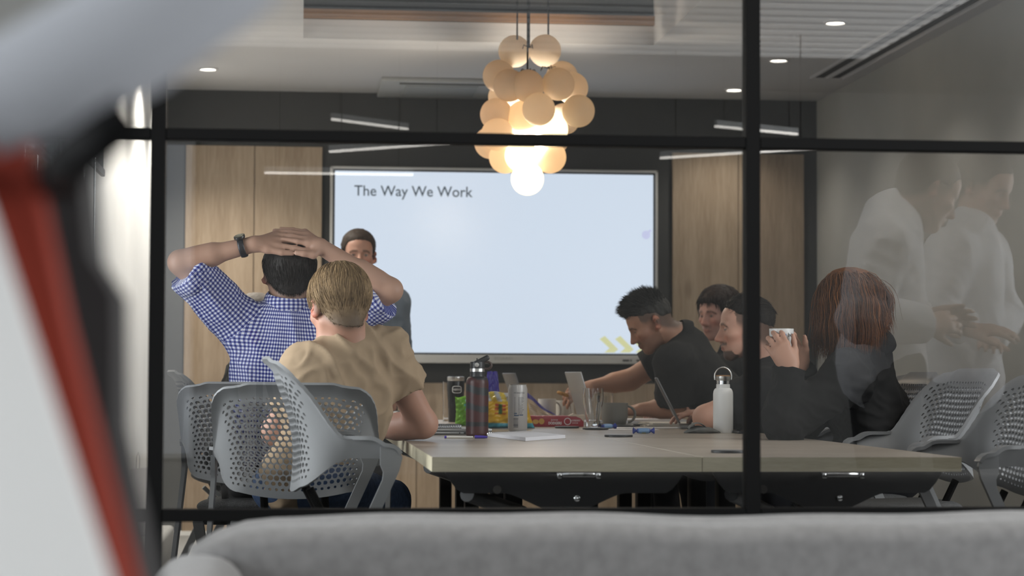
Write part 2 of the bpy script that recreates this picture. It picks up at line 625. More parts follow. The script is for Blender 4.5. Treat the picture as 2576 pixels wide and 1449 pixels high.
def wall_with_window(name, axis, pos, a0, a1, w0, w1_, z0, z1, out):
    mb = MB()

    def bx(u0, u1, q0, q1):
        if axis == 'x':
            mb.box((pos + out * 0.1, (u0 + u1) / 2, (q0 + q1) / 2), (0.2, u1 - u0, q1 - q0))
        else:
            mb.box(((u0 + u1) / 2, pos + out * 0.1, (q0 + q1) / 2), (u1 - u0, 0.2, q1 - q0))
    bx(a0, w0, 0, 2.9)
    bx(w1_, a1, 0, 2.9)
    bx(w0, w1_, 0, z0)
    bx(w0, w1_, z1, 2.9)
    return struct(name, mb, M_lw)


wall_with_window('wall_rear', 'y', LY0, LX0 - 0.2, LX1 + 0.2, -3.4, -0.7, 0.4, 2.5, -1)
wall_with_window('wall_lounge_left', 'x', LX0, LY0, YP, -1.5, 2.7, 0.5, 2.5, -1)
wall_with_window('wall_lounge_right', 'x', LX1, LY0, YP, -2.3, 2.3, 0.6, 2.6, 1)
for k, (axis, pos, w0, w1_, z0, z1) in enumerate((('y', LY0, -3.4, -0.7, 0.4, 2.5), ('x', LX0, -1.5, 2.7, 0.5, 2.5), ('x', LX1, -2.3, 2.3, 0.6, 2.6))):
    w = thing('window_%d' % (k + 2), None, None)
    w['kind'] = 'structure'
    mb = MB()
    for u in (w0, (w0 + w1_) / 2, w1_):
        c = (pos, u, (z0 + z1) / 2) if axis == 'x' else (u, pos, (z0 + z1) / 2)
        mb.box(c, (0.06, 0.05, z1 - z0) if axis == 'x' else (0.05, 0.06, z1 - z0))
    for z in (z0, z1):
        c = (pos, (w0 + w1_) / 2, z) if axis == 'x' else ((w0 + w1_) / 2, pos, z)
        mb.box(c, (0.06, w1_ - w0, 0.05) if axis == 'x' else (w1_ - w0, 0.06, 0.05))
    mb.build('window_frame', M_black, w, smooth=False)

# ------------------------------------------------------------------ sofa in the lounge
M_sofa = mat('grey_wool_upholstery', (0.16, 0.157, 0.155), 0.95, var=0.13, vscale=45, bump=0.5, bscale=500, sheen=0.3)


def soft_box(c, s, r, seg=5):
    return MB().box(c, s, r, seg)


so = thing('sofa', 'long pale grey wool sofa in front of the glass partition', 'sofa', (1.15, 3.5, 0))
SX0, SX1 = -1.33, 1.35


def sofa_back():
    mb = MB()
    nx, prof = 60, []
    zt, th, r = 0.700, 0.20, 0.055
    prof = [(-th / 2 + 0.01, 0.12), (-th / 2, 0.3), (-th / 2 + 0.004, zt - r)]
    for k in range(1, 9):
        a = math.pi * (1 - k / 9)
        prof.append((math.cos(a) * (th / 2 - r) if 2 < k < 7 else math.copysign(th / 2 - r + r * abs(math.cos(a)) * 0.98, math.cos(a)), zt - r + r * math.sin(a) ** 0.8))
    prof += [(th / 2, zt - r), (th / 2, 0.3), (th / 2 - 0.01, 0.12)]
    prof = [(y, z) for y, z in prof]

    def fn(u, v):
        x = SX0 + (SX1 - SX0) * u
        i = v * (len(prof) - 1)
        k = min(int(i), len(prof) - 2)
        w = i - k
        y = prof[k][0] * (1 - w) + prof[k + 1][0] * w
        z = prof[k][1] * (1 - w) + prof[k + 1][1] * w
        e = min(x - SX0, SX1 - x)
        drop = 0.0
        if e < 0.14:
            q = 1 - e / 0.14
            drop = 0.05 * q ** 2.2
            y *= 1 - 0.35 * q ** 3
        wob = 0.003 * math.sin(7 * x + 1) + 0.002 * math.sin(17 * x)
        return (x, y, (z - drop * (z / zt)) + wob * (z / zt) ** 4)
    mb.grid(fn, nx, len(prof) * 2 - 1)
    n = len(prof) * 2 - 1
    mb.f.append(list(range(n)))
    mb.f.append([(nx - 1) * n + k for k in range(n)][::-1])
    return mb


sofa_back().build('backrest', M_sofa, so, angle=60)
soft_box((SX0 + 0.02, -0.36, 0.36), (0.15, 0.72, 0.56), 0.06).build('armrest', M_sofa, so)
soft_box((SX1 - 0.02, -0.36, 0.36), (0.15, 0.72, 0.56), 0.06).build('armrest', M_sofa, so)
for i in range(3):
    soft_box((SX0 + 0.5 + i * 0.84, -0.42, 0.34), (0.83, 0.68, 0.17), 0.05).build('seat_cushion', M_sofa, so)
soft_box((0, -0.42, 0.2), (2.6, 0.66, 0.12), 0.02).build('base', M_sofa, so)
for sx in (-1.2, 1.2):
    for sy in (-0.65, 0.0):
        MB().lathe([(0.018, 0), (0.025, 0.15)], 12, (sx, sy, 0)).build('leg', M_black, so)

# ------------------------------------------------------------------ blurred things close to the camera (left edge)
M_orange = mat('orange_upholstery', (0.24, 0.024, 0.009), 0.8, bump=0.3)
M_cream = mat('cream_shell', (0.86, 0.85, 0.82), 0.5)
wc = thing('wing_chair', 'orange high-back chair with cream shell, close by at the left edge', 'chair', (-0.3, 1.15, 0))


def pxl(pts, Y):
    return [at(x, y, Y) - np.array([-0.3, 1.15, 0]) for x, y in pts]


def slab(name, left, right, y0, y1, m):
    """curved upright band between two outlines, with real depth from y0 to y1"""
    A0, B0 = pxl(left, y0), pxl(right, y0)
    sh = np.array([0, y1 - y0, 0])
    vs, fs = [], []
    for a, b in zip(A0, B0):
        vs += [a, b, b + sh, a + sh]
    for i in range(len(A0) - 1):
        for k in range(4):
            q = (k + 1) % 4
            fs.append((i * 4 + k, i * 4 + q, i * 4 + 4 + q, i * 4 + 4 + k))
    fs += [(3, 2, 1, 0), tuple((len(A0) - 1) * 4 + k for k in range(4))]
    return MB().add(vs, fs).build(name, m, wc, angle=50)


slab('outer_shell', [(-420, 420), (-400, 800), (-360, 1200), (-300, 1800), (-250, 2600), (-200, 5000)], [(-60, 420), (65, 800), (195, 1200), (390, 1800), (560, 2600), (700, 5000)], 1.10, 1.16, M_cream)
slab('cushion_edge', [(-170, 130), (-70, 420), (50, 800), (180, 1200), (380, 1800), (560, 2600), (650, 4600)], [(10, 130), (80, 420), (160, 800), (262, 1200), (425, 1800), (600, 2600), (700, 4600)], 1.11, 1.15, M_orange)
slab('inner_lining', [(20, 400), (100, 700), (150, 900), (230, 1200), (400, 1800), (560, 2600)], [(200, 400), (225, 640), (290, 740), (292, 1080), (430, 1750), (640, 2600)], 1.19, 1.28, mat('charcoal_lining', (0.03, 0.028, 0.028), 0.9))
wb_ = MB()
wb_.tube([(0.12, 0.15, 0.03), (0.12, 0.15, 0.30)], 0.03, 12)
wb_.box((0.12, 0.15, 0.015), (0.5, 0.5, 0.03), 0.01)
wb_.build('pedestal', M_black, wc)
tl = thing('floor_lamp', 'grey floor lamp head on a black arm, very close at top left', 'lamp', (-0.3, 1.02, 0))


def pl(x, y, Y):
    return at(x, y, Y) - np.array([-0.3, 1.02, 0])


MB().tube([pl(-60, 270, 1.05), pl(140, 185, 1.05), pl(330, 85, 1.05), pl(560, -80, 1.05), pl(800, -280, 1.05)], [0.026, 0.031, 0.032, 0.031, 0.026], 24).build('lamp_head', mat('grey_lamp_enamel', (0.40, 0.41, 0.435), 0.45), tl)
p0_ = pl(185, 470, 1.34)
MB().tube([p0_, pl(150, 440, 1.16), pl(190, 395, 1.0), pl(270, 333, 0.98), pl(335, 285, 0.98)], [0.012, 0.013, 0.0125, 0.0120, 0.010], 16).build('arm', M_black, tl)
MB().tube([p0_, (p0_[0], p0_[1], 0.02)], 0.012, 12).build('pole', M_black, tl)
MB().lathe([(0.14, 0), (0.14, 0.015), (0.02, 0.03)], 32, (p0_[0], p0_[1], 0)).build('base', M_black, tl)

# ------------------------------------------------------------------ tables
TX0, TX1, TXM = 0.333, 1.716, 1.030
TY = [5.25, 6.86, 8.47, 9.95]
TTH = 0.038


def make_table(x0, x1, y0, y1, label):
    cx, cy = (x0 + x1) / 2, (y0 + y1) / 2
    t = thing('flip_top_table', label, 'table', (cx, cy, 0), 0, 'flip-top tables pushed together')
    w, l = x1 - x0 - 0.003, y1 - y0 - 0.003
    MB().box((0, 0, TZ - TTH / 2), (w, l, TTH), 0.0015, 1).build('table_top', M_top, t, smooth=False)
    for s in (-1, 1):
        MB().box((0, s * l / 2, TZ - TTH / 2), (w + 0.001, 0.0012, TTH - 0.0012)).build('edge_band', M_edge, t, smooth=False)
        MB().box((s * w / 2, 0, TZ - TTH / 2), (0.0012, l - 0.001, TTH - 0.0012)).build('edge_band', M_edge, t, smooth=False)
        MB().box((0, s * (l / 2 - 0.24), 0.36), (0.055, 0.075, 0.62), 0.006).build('leg', M_black, t)
        MB().box((0, s * (l / 2 - 0.24), 0.055), (w * 0.82, 0.06, 0.035), 0.01).build('foot', M_black, t)
        MB().box((0, s * (l / 2 - 0.24), TZ - TTH - 0.03), (w * 0.7, 0.05, 0.05), 0.006).build('bracket', M_black, t)
        for q in (-1, 1):
            MB().lathe([(0.01, 0), (0.028, 0.006), (0.028, 0.03), (0.01, 0.038)], 14, (q * w * 0.38, s * (l / 2 - 0.24), 0.0)).build('castor', M_black, t)
    # curved modesty panel under the near end
    n = 40
    out = []
    for i in range(n + 1):
        u = -1 + 2 * i / n
        z = 0.635 if abs(u) > 0.5 else 0.635 - 0.05 * (0.5 + 0.5 * math.cos(math.pi * u / 0.5)) ** 0.7
        if abs(u) > 0.85:
            z += 0.05 * ((abs(u) - 0.85) / 0.15) ** 1.6
        out.append((u * w * 0.445, z))
    poly = [(-w * 0.445, TZ - TTH - 0.001)] + out + [(w * 0.445, TZ - TTH - 0.001)]
    MB().prism(poly, -l / 2 + 0.05, -l / 2 + 0.062, lambda a, b, h: (a, h, b)).build('modesty_panel', M_blackpl, t, smooth=False)
    MB().box((0.03, -l / 2 + 0.02, TZ - TTH - 0.007), (0.085, 0.02, 0.014), 0.003).build('latch_plate', M_chrome, t)
    for q in (-0.02, 0.08):
        MB().box((q, -l / 2 + 0.016, TZ - TTH - 0.009), (0.014, 0.02, 0.018), 0.004).build('latch_bracket', M_chrome, t)
    MB().lathe([(0.001, 0.009), (0.008, 0.006), (0.0085, 0)], 14).build('knob', M_chrome, t).matrix_local = Matrix.Translation((0.03, -l / 2 + 0.05, 0.622)) @ Matrix.Rotation(math.radians(90), 4, 'X')
    # cross beams
    for q in (-1, 1):
        MB().tube([(q * 0.14, -l / 2 + 0.24, TZ - TTH - 0.04), (q * 0.14, l / 2 - 0.24, TZ - TTH - 0.04)], 0.016, 10).build('beam', M_black, t)
    MB().tube([(-w * 0.36, -l / 2 + 0.1, 0.63), (-w * 0.1, -l / 2 + 0.42, 0.56)], 0.02, 10).build('tilt_arm', M_blackpl, t)
    MB().lathe([(0.011, 0), (0.011, 0.02)], 12).build('bolt', M_chrome, t).matrix_local = Matrix.Translation((-w * 0.255, -l / 2 + 0.06, 0.645)) @ Matrix.Rotation(math.radians(90), 4, 'X')
    return t


make_table(TX0, TXM, TY[0], TY[1], 'nearest oak flip-top table at the left, pen and notepad on it')
make_table(TXM, TX1, TY[0], TY[1], 'nearest oak flip-top table at the right, a lone coaster on it')
make_table(TX0, TXM, TY[1], TY[2], 'oak flip-top table carrying the drinks can and snack bags')
make_table(TXM, TX1, TY[1], TY[2], 'oak flip-top table carrying the white water bottle')
make_table(TX0, TXM, TY[2], TY[3], 'farthest oak flip-top table on the left, under the globe chandelier')
make_table(TXM, TX1, TY[2], TY[3], 'farthest oak flip-top table on the right, below the screen')

# ------------------------------------------------------------------ chairs: moulded perforated shell, upholstered seat, crossed legs
M_shell = mat('grey_moulded_plastic', (0.20, 0.203, 0.207), 0.42, spec=0.45)
M_shellk = mat('black_moulded_plastic', (0.035, 0.036, 0.038), 0.42, spec=0.45)
M_seat = mat('speckled_grey_seat_fabric', (0.075, 0.075, 0.075), 0.95, var=0.6, vscale=350, bump=0.5)


def smooth01(x, a, b):
    t = min(max((x - a) / (b - a), 0), 1)
    return t * t * (3 - 2 * t)


def plan_curve():
    """plan line of the shell: back arc, corners, then arms; returns f(s)->(x, y, nx, ny)"""
    ds, S = 0.002, 0.64
    out = [(0.0, -0.235, 0.0)]
    x, y, a = 0.0, -0.235, 0.0
    s = 0.0
    while s < S:
        k = 0.9 if s < 0.135 else (math.radians(80) - 0.1215) / 0.14 if s < 0.275 else 0.0
        a += k * ds
        x += math.cos(a) * ds
        y += math.sin(a) * ds
        s += ds
        out.append((x, y, a))

    def f(s):
        q = min(int(abs(s) / ds + 0.5), len(out) - 1)
        x, y, a = out[q]
        sg = 1 if s >= 0 else -1
        return x * sg, y, math.sin(a) * sg, -math.cos(a)
    return f


PLAN = plan_curve()
SH_TOP, SH_ARM, SH_BOT = 0.955, 0.748, 0.60
SMAX = 0.405


def shell_edges(s):
    q = smooth01(abs(s), 0.158, 0.305)
    top = SH_TOP + (SH_ARM - SH_TOP) * q - 0.012 * smooth01(abs(s), 0.11, 0.16) * (1 - q)
    bot = SH_BOT + 0.02 * (abs(s) / 0.16) ** 2 if abs(s) < 0.16 else SH_BOT + 0.02 + (SH_ARM - 0.05 - SH_BOT - 0.02) * smooth01(abs(s), 0.16, 0.32)
    if abs(s) > 0.36:
        e = (abs(s) - 0.36) / 0.045
        top -= 0.018 * e * e
    return bot, top


def shell_point(s, t):
    b, tp = shell_edges(s)
    z = b + (tp - b) * t
    x, y, nx, ny = PLAN(s)
    w = 1 - smooth01(abs(s), 0.16, 0.32)
    off = w * ((z - SH_BOT) * 0.15 - 0.05 * math.sin(math.pi * min(1, (z - SH_BOT) / 0.3)) * 0.5)
    if t > 0.86:
        off += w * 0.030 * ((t - 0.86) / 0.14) ** 2
    if w < 1:
        # arm: lower edge tucks inwards, top rolls outwards
        off += (1 - w) * 0.022 * (t - 0.3)
    return (x + nx * off, y + ny * off, z)


def shell_mesh():
    mb = MB()
    rows, nc = 20, 23
    S0 = 0.22
    dt, dsx = 1.0 / rows, 2 * S0 / nc
    H = 12

    def clampS(s):
        return max(-S0, min(S0, s))
    for j in range(rows):
        sh = 0.5 if j % 2 else 0.0
        for i in range(-1, nc + 1):
            s0, s1 = -S0 + (i + sh) * dsx, -S0 + (i + sh + 1) * dsx
            if s1 <= -S0 + 1e-6 or s0 >= S0 - 1e-6:
                continue
            s0, s1 = clampS(s0), clampS(s1)
            sm = (s0 + s1) / 2 if s1 - s0 > dsx * 0.9 else (s1 if s0 == -S0 else s0)
            t0, t1 = j * dt, (j + 1) * dt
            a, b = s0, s1
            ring = [(a, t0), ((a + sm) / 2, t0), (sm, t0), ((sm + b) / 2, t0), (b, t0), (b, (t0 + t1) / 2), (b, t1), ((sm + b) / 2, t1), (sm, t1), ((a + sm) / 2, t1), (a, t1), (a, (t0 + t1) / 2)]
            uc, tcn = (s0 + s1) / 2, (t0 + t1) / 2
            # hole size fades out towards the edges of the panel
            ed = min((0.198 - abs(uc)) / 0.055, (tcn - 0.06) / 0.12, (0.90 - tcn) / 0.14)
            rr = max(0.0, min(1.0, 0.45 + 0.6 * ed)) if ed > 0 else 0.0
            full = (s1 - s0) > dsx * 0.9
            if rr > 0.2 and full:
                rs, rt = dsx * 0.445 * rr, dt * 0.46 * rr
                hole = []
                for p in ring:
                    an = math.atan2((p[1] - tcn) / dt, (p[0] - uc) / dsx)
                    hole.append((uc + rs * math.cos(an), tcn + rt * math.sin(an)))
                vs = [shell_point(*p) for p in ring] + [shell_point(*p) for p in hole]
                fs = [(k, (k + 1) % H, H + (k + 1) % H, H + k) for k in range(H)]
                mb.add(vs, fs)
            else:
                pts = []
                for p in ring:
                    if not pts or abs(p[0] - pts[-1][0]) + abs(p[1] - pts[-1][1]) > 1e-7:
                        pts.append(p)
                n_ = len(pts)
                mb.add([shell_point(*p) for p in pts] + [shell_point(uc, tcn)], [(q_, (q_ + 1) % n_, n_) for q_ in range(n_)])
    # arms
    for sg in (-1, 1):
        n, m = 26, rows * 2
        vs, fs = [], []
        for i in range(n + 1):
            s = S0 + (SMAX - S0) * i / n
            for j in range(m + 1):
                vs.append(shell_point(sg * s, j / m))
        for i in range(n):
            for j in range(m):
                fs.append((i * (m + 1) + j, (i + 1) * (m + 1) + j, (i + 1) * (m + 1) + j + 1, i * (m + 1) + j + 1))
        mb.add(vs, fs)
    me = mb.mesh('shell', True, 60)
    return me


def make_chair():
    root = thing('perforated_chair', 'grey perforated shell chair', 'chair', (0, 0, 0))
    sh = link('shell', shell_mesh(), M_shell, root)
    md = sh.modifiers.new('thickness', 'SOLIDIFY')
    md.thickness = 0.009
    md.offset = 0
    md2 = sh.modifiers.new('crisp_edges', 'EDGE_SPLIT')
    md2.split_angle = math.radians(42)
    # armrest pads, and the flat diagonal legs that leave the arm fronts
    for sg in (-1, 1):
        p = [np.array(shell_point(sg * s_, 1.0)) for s_ in np.linspace(0.295, SMAX, 14)]
        xe, ye, ze = p[-1]
        p = [q + np.array((-sg * 0.006, 0, 0.001)) for q in p]
        ext = [p[-1] + np.array((0, 0.022, -0.003)), p[-1] + np.array((0, 0.034, -0.010)), p[-1] + np.array((0, 0.042, -0.022))]
        MB().strip(p + ext, [0.010 + 0.03 * smooth01(i, 0, 8) for i in range(len(p))] + [0.04, 0.039, 0.036], 0.010, (1, 0, 0)).build('armrest', M_shell, root)
        yf = ye + 0.046
        poly = [(ye - 0.012, ze - 0.004), (yf - 0.02, ze - 0.006), (yf - 0.006, ze - 0.014), (yf, ze - 0.032), (yf - 0.008, ze - 0.065), (-0.285, 0.0), (-0.317, 0.0), (yf - 0.052, ze - 0.088), (yf - 0.050, ze - 0.068), (yf - 0.058, ze - 0.050)]
        MB().prism(poly, xe - 0.007, xe + 0.007, lambda a_, b_, h_: (h_, a_, b_)).build('rear_leg', M_shell, root, angle=30)
        MB().strip([(sg * 0.185, -0.15, 0.47), (sg * 0.195, 0.0, 0.33), (sg * 0.205, 0.26, 0.0)], [0.034, 0.032, 0.028], 0.016, (1, 0, 0)).build('front_leg', M_shell, root)
    MB().tube([(-0.185, -0.10, 0.465), (0.185, -0.10, 0.465)], 0.014, 10).build('cross_bar', M_black, root)
    for q in (-1, 1):
        MB().tube([(q * 0.09, -0.195, 0.612), (q * 0.09, -0.12, 0.47)], 0.012, 8).build('back_bracket', M_black, root)

    def seat(u, v):
        a = 2 * math.pi * u
        ph = math.pi * (v - 0.5)
        ex = lambda c, p: math.copysign(abs(c) ** p, c)
        r = max(math.cos(ph), 0.0) ** 0.35
        x = 0.208 * ex(math.cos(a), 0.62) * r
        y = 0.235 * ex(math.sin(a), 0.62) * r + 0.015
        z = 0.512 + 0.034 * math.sin(ph) * (1 if ph > 0 else 0.8) + 0.012 * (y / 0.2) ** 2 * (1 if y < 0 else 0)
        return (x, y, z)
    MB().grid(seat, 40, 17, True).build('seat_pad', M_seat, root)
    return root


proto_chair = make_chair()
used_chair = [False]


def place_chair(x, y, face, label, zs=1.0, black=False, rx=0.0):
    """face: direction the sitter looks, degrees from +X"""
    if not used_chair[0]:
        c = proto_chair
        used_chair[0] = True
    else:
        c = copy_tree(proto_chair)
    c.location = (x, y, 0)
    c.rotation_euler = (rx, 0, math.radians(face - 90))
    c.scale = (1, 1, zs)
    c['label'] = label
    c['group'] = 'perforated shell chairs around the meeting table'
    return c


place_chair(0.005, 6.36, 84, 'grey perforated chair under the man in the beige T-shirt', 0.955)
place_chair(0.215, 5.74, 4, 'empty grey perforated chair side-on at the near left table corner', 1.03)
place_chair(-0.13, 7.16, 80, 'grey perforated chair under the man in the checked shirt', 0.955)
place_chair(1.87, 7.07, 184, 'perforated chair under the long-haired woman in black', 1.0)
place_chair(1.835, 6.37, 187, 'empty perforated chair at the right, rolled top edge in clear view', 1.01)
place_chair(1.835, 5.70, 184, 'empty perforated chair cut off by the right picture edge', 1.0)
place_chair(1.98, 8.12, 182, 'perforated chair under the man with the goatee')
place_chair(1.97, 8.95, 182, 'perforated chair under the man with spiky grey hair')
place_chair(2.10, 9.77, 188, 'perforated chair under the man with the long fringe')
place_chair(-0.22, 8.62, 10, 'perforated chair under the grey-haired man')

# ------------------------------------------------------------------ chandelier
cy_ = 9.94
ctr = at(1330, 290, cy_)
ch = thing('globe_chandelier', 'cluster chandelier of frosted glass globes over the table', 'chandelier', (ctr[0], cy_, ctr[2]))
M_globe = bpy.data.materials.new('frosted_globe')
M_globe.use_nodes = True
t_ = M_globe.node_tree
t_.nodes.clear()
o_ = t_.nodes.new('ShaderNodeOutputMaterial')
mx_ = t_.nodes.new('ShaderNodeMixShader')
df = t_.nodes.new('ShaderNodeBsdfDiffuse')
df.inputs[0].default_value = (0.9, 0.80, 0.68, 1)
tr_ = t_.nodes.new('ShaderNodeBsdfTranslucent')
tr_.inputs[0].default_value = (0.97, 0.86, 0.72, 1)
mx_.inputs[0].default_value = 0.62
t_.links.new(df.outputs[0], mx_.inputs[1])
t_.links.new(tr_.outputs[0], mx_.inputs[2])
t_.links.new(mx_.outputs[0], o_.inputs[0])
M_lit = mat('lit_globe', (0.9, 0.85, 0.75), 0.5, emit=(1.0, 0.82, 0.50), es=2.0)
balls = [(475, 228, 0.06), (728, 222, 0.04), (345, 432, 0.02), (432, 510, -0.09), (585, 515, -0.13), (838, 500, -0.13), (952, 532, 0.03), (868, 440, 0.12),
         (675, 708, -0.22), (1005, 722, -0.10), (325, 750, -0.05), (545, 770, -0.07), (390, 610, 0.10), (335, 915, -0.10), (885, 790, 0.16), (275, 985, 0.08),
         (398, 1105, -0.02), (770, 1105, 0.0), (640, 1050, 0.08), (790, 960, 0.12), (560, 930, 0.14)]
lit = [(782, 880, -0.06), (532, 1090, -0.18), (582, 1285, -0.05)]
bm_globe = MB().ellipsoid((0, 0, 0), (0.079, 0.079, 0.079), 28, 18).mesh('globe')
bm_lit = MB().ellipsoid((0, 0, 0), (0.080, 0.080, 0.080), 28, 18).mesh('lit_globe')
bm_globe.materials.append(M_globe)
bm_lit.materials.append(M_lit)
for lst, me, nm in ((balls, bm_globe, 'globe'), (lit, bm_lit, 'lit_globe')):
    for bx, by, dy in lst:
        p = at(1150 + bx / 3.293, 60 + by / 3.293, cy_ + dy) - ctr + np.array((0, 0, 0))
        o = bpy.data.objects.new(nm, me)
        COL.objects.link(o)
        o.parent = ch
        o.location = (p[0], p[1] + 0.0, p[2])
for k, (px_, py1) in enumerate(((1301, 100), (1327, 180), (1331, 120), (1379, 172))):
    b = at(px_, py1, cy_ - 0.1 + 0.05 * k) - ctr
    MB().tube([b, b + np.array((0, 0, CFZ - ctr[2] - b[2]))], 0.0045 if k else 0.004, 8).build('cable', M_black, ch)
    if k:
        mbp = MB()
        for a in range(5):
            an = a * 1.257
            mbp.tube([b, b + np.array((0.035 * math.cos(an), 0.035 * math.sin(an), 0.01)), b + np.array((0.042 * math.cos(an), 0.042 * math.sin(an), -0.01))], 0.002, 5)
        mbp.build('cable_spider', M_black, ch)
cl_ = bpy.data.lights.new('chandelier_glow', 'POINT')
cl_.energy, cl_.color, cl_.shadow_soft_size = 58, (1, 0.86, 0.70), 0.07
clo = bpy.data.objects.new('chandelier_glow', cl_)
COL.objects.link(clo)
clo.parent = ch
clo.location = (0.0, 0, -0.12)

# ------------------------------------------------------------------ downlights
M_led = mat('downlight_lens', (1, 1, 1), 0.4, emit=(1.0, 0.93, 0.80), es=9)
dl_proto = None
DL = [(-0.525, y, 'left') for y in (10.36, 11.5)] + [(2.53, y, 'right') for y in (9.61, 10.79, 11.93)] + [(-0.525, y, 'n') for y in (9.2,)] + [(2.53, y, 'n') for y in (8.45, 7.3, 6.15, 5.1)]
dl_lab = ['lit round downlight near the left wall, farther from the screen wall', 'lit round downlight near the left wall, closest to the screen wall',
          'lit round downlight nearest the camera in the right row', 'middle lit downlight of the right row', 'lit round downlight of the right row closest to the screen wall']
for i, (x, y, w) in enumerate(DL):
    t = thing('downlight', dl_lab[i] if i < 5 else ['lit round downlight of the left row, above the grey-haired man', 'lit round downlight of the right row above the fringed man', 'lit round downlight of the right row above the man with goatee', 'lit round downlight of the right row above the empty chair', 'lit round downlight of the right row closest to the glass'][i - 5], 'downlight', (x, y, ZC), 0, 'recessed ceiling downlights')
    if dl_proto is None:
        dl_proto = (MB().lathe([(0.058, -0.001), (0.058, -0.006), (0.046, -0.010), (0.044, -0.002)], 28, cap=False).mesh('trim_ring'),
                    MB().lathe([(0.0001, -0.005), (0.030, -0.0065), (0.044, -0.004), (0.044, -0.001)], 28).mesh('lens'))
        dl_proto[0].materials.append(M_ceil)
        dl_proto[1].materials.append(M_led)
    for nm, me in zip(('trim_ring', 'lens'), dl_proto):
        o = bpy.data.objects.new(nm, me)
        COL.objects.link(o)
        o.parent = t
    l = bpy.data.lights.new('downlight_beam', 'SPOT')
    l.energy, l.spot_size, l.spot_blend, l.color, l.shadow_soft_size = (100 if x < 0 else 19), math.radians(120), 0.7, (1.0, 0.93, 0.83), 0.05
    lo = bpy.data.objects.new('downlight_beam', l)
    COL.objects.link(lo)
    lo.parent = t
    lo.location = (0, 0, -0.03)

# ceiling air-conditioning cassette by the screen wall
a0, a1 = atz(948, 238, ZC), atz(962, 193, ZC)
b0 = atz(1245, 238, ZC)
ac = thing('ceiling_cassette', 'flat grey air-conditioning cassette in the ceiling above the screen', 'air conditioner', ((a0[0] + b0[0]) / 2, (a0[1] + a1[1]) / 2, ZC))
wd, dp = b0[0] - a0[0], abs(a1[1] - a0[1])
MB().box((0, 0, -0.012), (wd, dp, 0.024), 0.006).build('housing', mat('cassette_plastic', (0.42, 0.43, 0.43), 0.5), ac)
MB().box((0, 0, -0.027), (wd * 0.6, dp * 0.6, 0.008), 0.003).build('intake_grille', mat('cassette_grille', (0.3, 0.31, 0.31), 0.6), ac)
for q in (-1, 1):
    MB().box((0, q * dp * 0.4, -0.026), (wd * 0.7, 0.03, 0.006)).build('outlet_slot', mat('cassette_slot', (0.1, 0.1, 0.1), 0.6), ac)

# ------------------------------------------------------------------ interactive screen
S0, S1 = at(835, 418, YB - 0.09), at(1651, 914, YB - 0.09)
s_tl, s_tr = at(843, 430, YB - 0.1), at(1643, 441, YB - 0.1)
sb = at(1250, 888, YB - 0.1)[2]
sx0, sx1 = s_tl[0], s_tr[0]
st = (at(1243, 435, YB - 0.1)[2])
bx0, bx1 = sx0 - 0.028, sx1 + 0.026
bz0, bz1 = at(1250, 914, YB - 0.1)[2], st + 0.026
scx, scz = (bx0 + bx1) / 2, (bz0 + bz1) / 2
sc_ = thing('interactive_screen', 'large wall screen showing a slide titled The Way We Work', 'screen', (scx, YB - 0.1, bz0))
M_bez = mat('screen_bezel', (0.50, 0.50, 0.485), 0.5)
L = lambda x, z, y=0.0: (x - scx, y, z - bz0)
fb = MB()
th = 0.08
fb.box(L((bx0 + sx0 - 0.012) / 2, scz, 0.02), (sx0 - 0.012 - bx0, th, bz1 - bz0), 0.003, 1)
fb.box(L((bx1 + sx1 + 0.012) / 2, scz, 0.02), (bx1 - sx1 - 0.012, th, bz1 - bz0), 0.003, 1)
fb.box(L((bx0 + bx1) / 2, (bz1 + st + 0.012) / 2, 0.02), (bx1 - bx0, th, bz1 - st - 0.012), 0.003, 1)
fb.box(L((bx0 + bx1) / 2, (bz0 + sb - 0.012) / 2, 0.02), (bx1 - bx0, th, sb - 0.012 - bz0), 0.003, 1)
fb.build('bezel', M_bez, sc_, smooth=False)
MB().box(L((sx0 + sx1) / 2, (st + sb) / 2, 0.03), (sx1 - sx0 + 0.024, 0.06, st - sb + 0.024)).build('black_border', M_blackpl, sc_, smooth=False)
M_scr = mat('lit_display', (0.02, 0.02, 0.02), 0.25, emit=(0.60, 0.68, 0.80), es=1.0)
MB().box(L((sx0 + sx1) / 2, (st + sb) / 2, -0.002), (sx1 - sx0, 0.004, st - sb)).build('display', M_scr, sc_, smooth=False)


def scr(px, py):
    p = at(px, py, YB - 0.1)
    return p[0] - scx, p[2] - bz0


M_ink = mat('slide_text_ink', (0.03, 0.04, 0.05), 0.5, emit=(0.05, 0.07, 0.09), es=0.6)
tx0, tz0 = scr(891, 492)
tx1, _ = scr(1189, 492)
tmp = text_mesh('slide_title', 'The Way We Work', 1.0, M_ink, sc_, Matrix.Identity(4), 0.0, bold=0.008)
xs = [v.co.x for v in tmp.data.vertices]
k_ = (tx1 - tx0) / (max(xs) - min(xs))
kz = 0.0815 / 0.70 * 1.02
tmp.data.transform(basis((k_, 0, 0), (0, 0, k_ * 1.05), (0, -1, 0), (tx0 - min(xs) * k_, -0.0052, tz0)))
M_chev = mat('slide_chevron_olive', (0.3, 0.3, 0.1), 0.5, emit=(0.50, 0.51, 0.30), es=1.0)
for cx0 in (1508, 1547, 1586):
    pts = [(cx0, 853), (cx0 + 13, 845), (cx0 + 47, 879), (cx0 + 37, 887), (cx0 + 12, 887), (cx0 + 25, 876)]
    pts = [scr(*p) for p in pts]
    MB().prism(pts, -0.0048, -0.0042, lambda a, b, h: (a, h, b)).build('slide_chevron', M_chev, sc_, smooth=False)
wx, wz = scr(1625, 591)
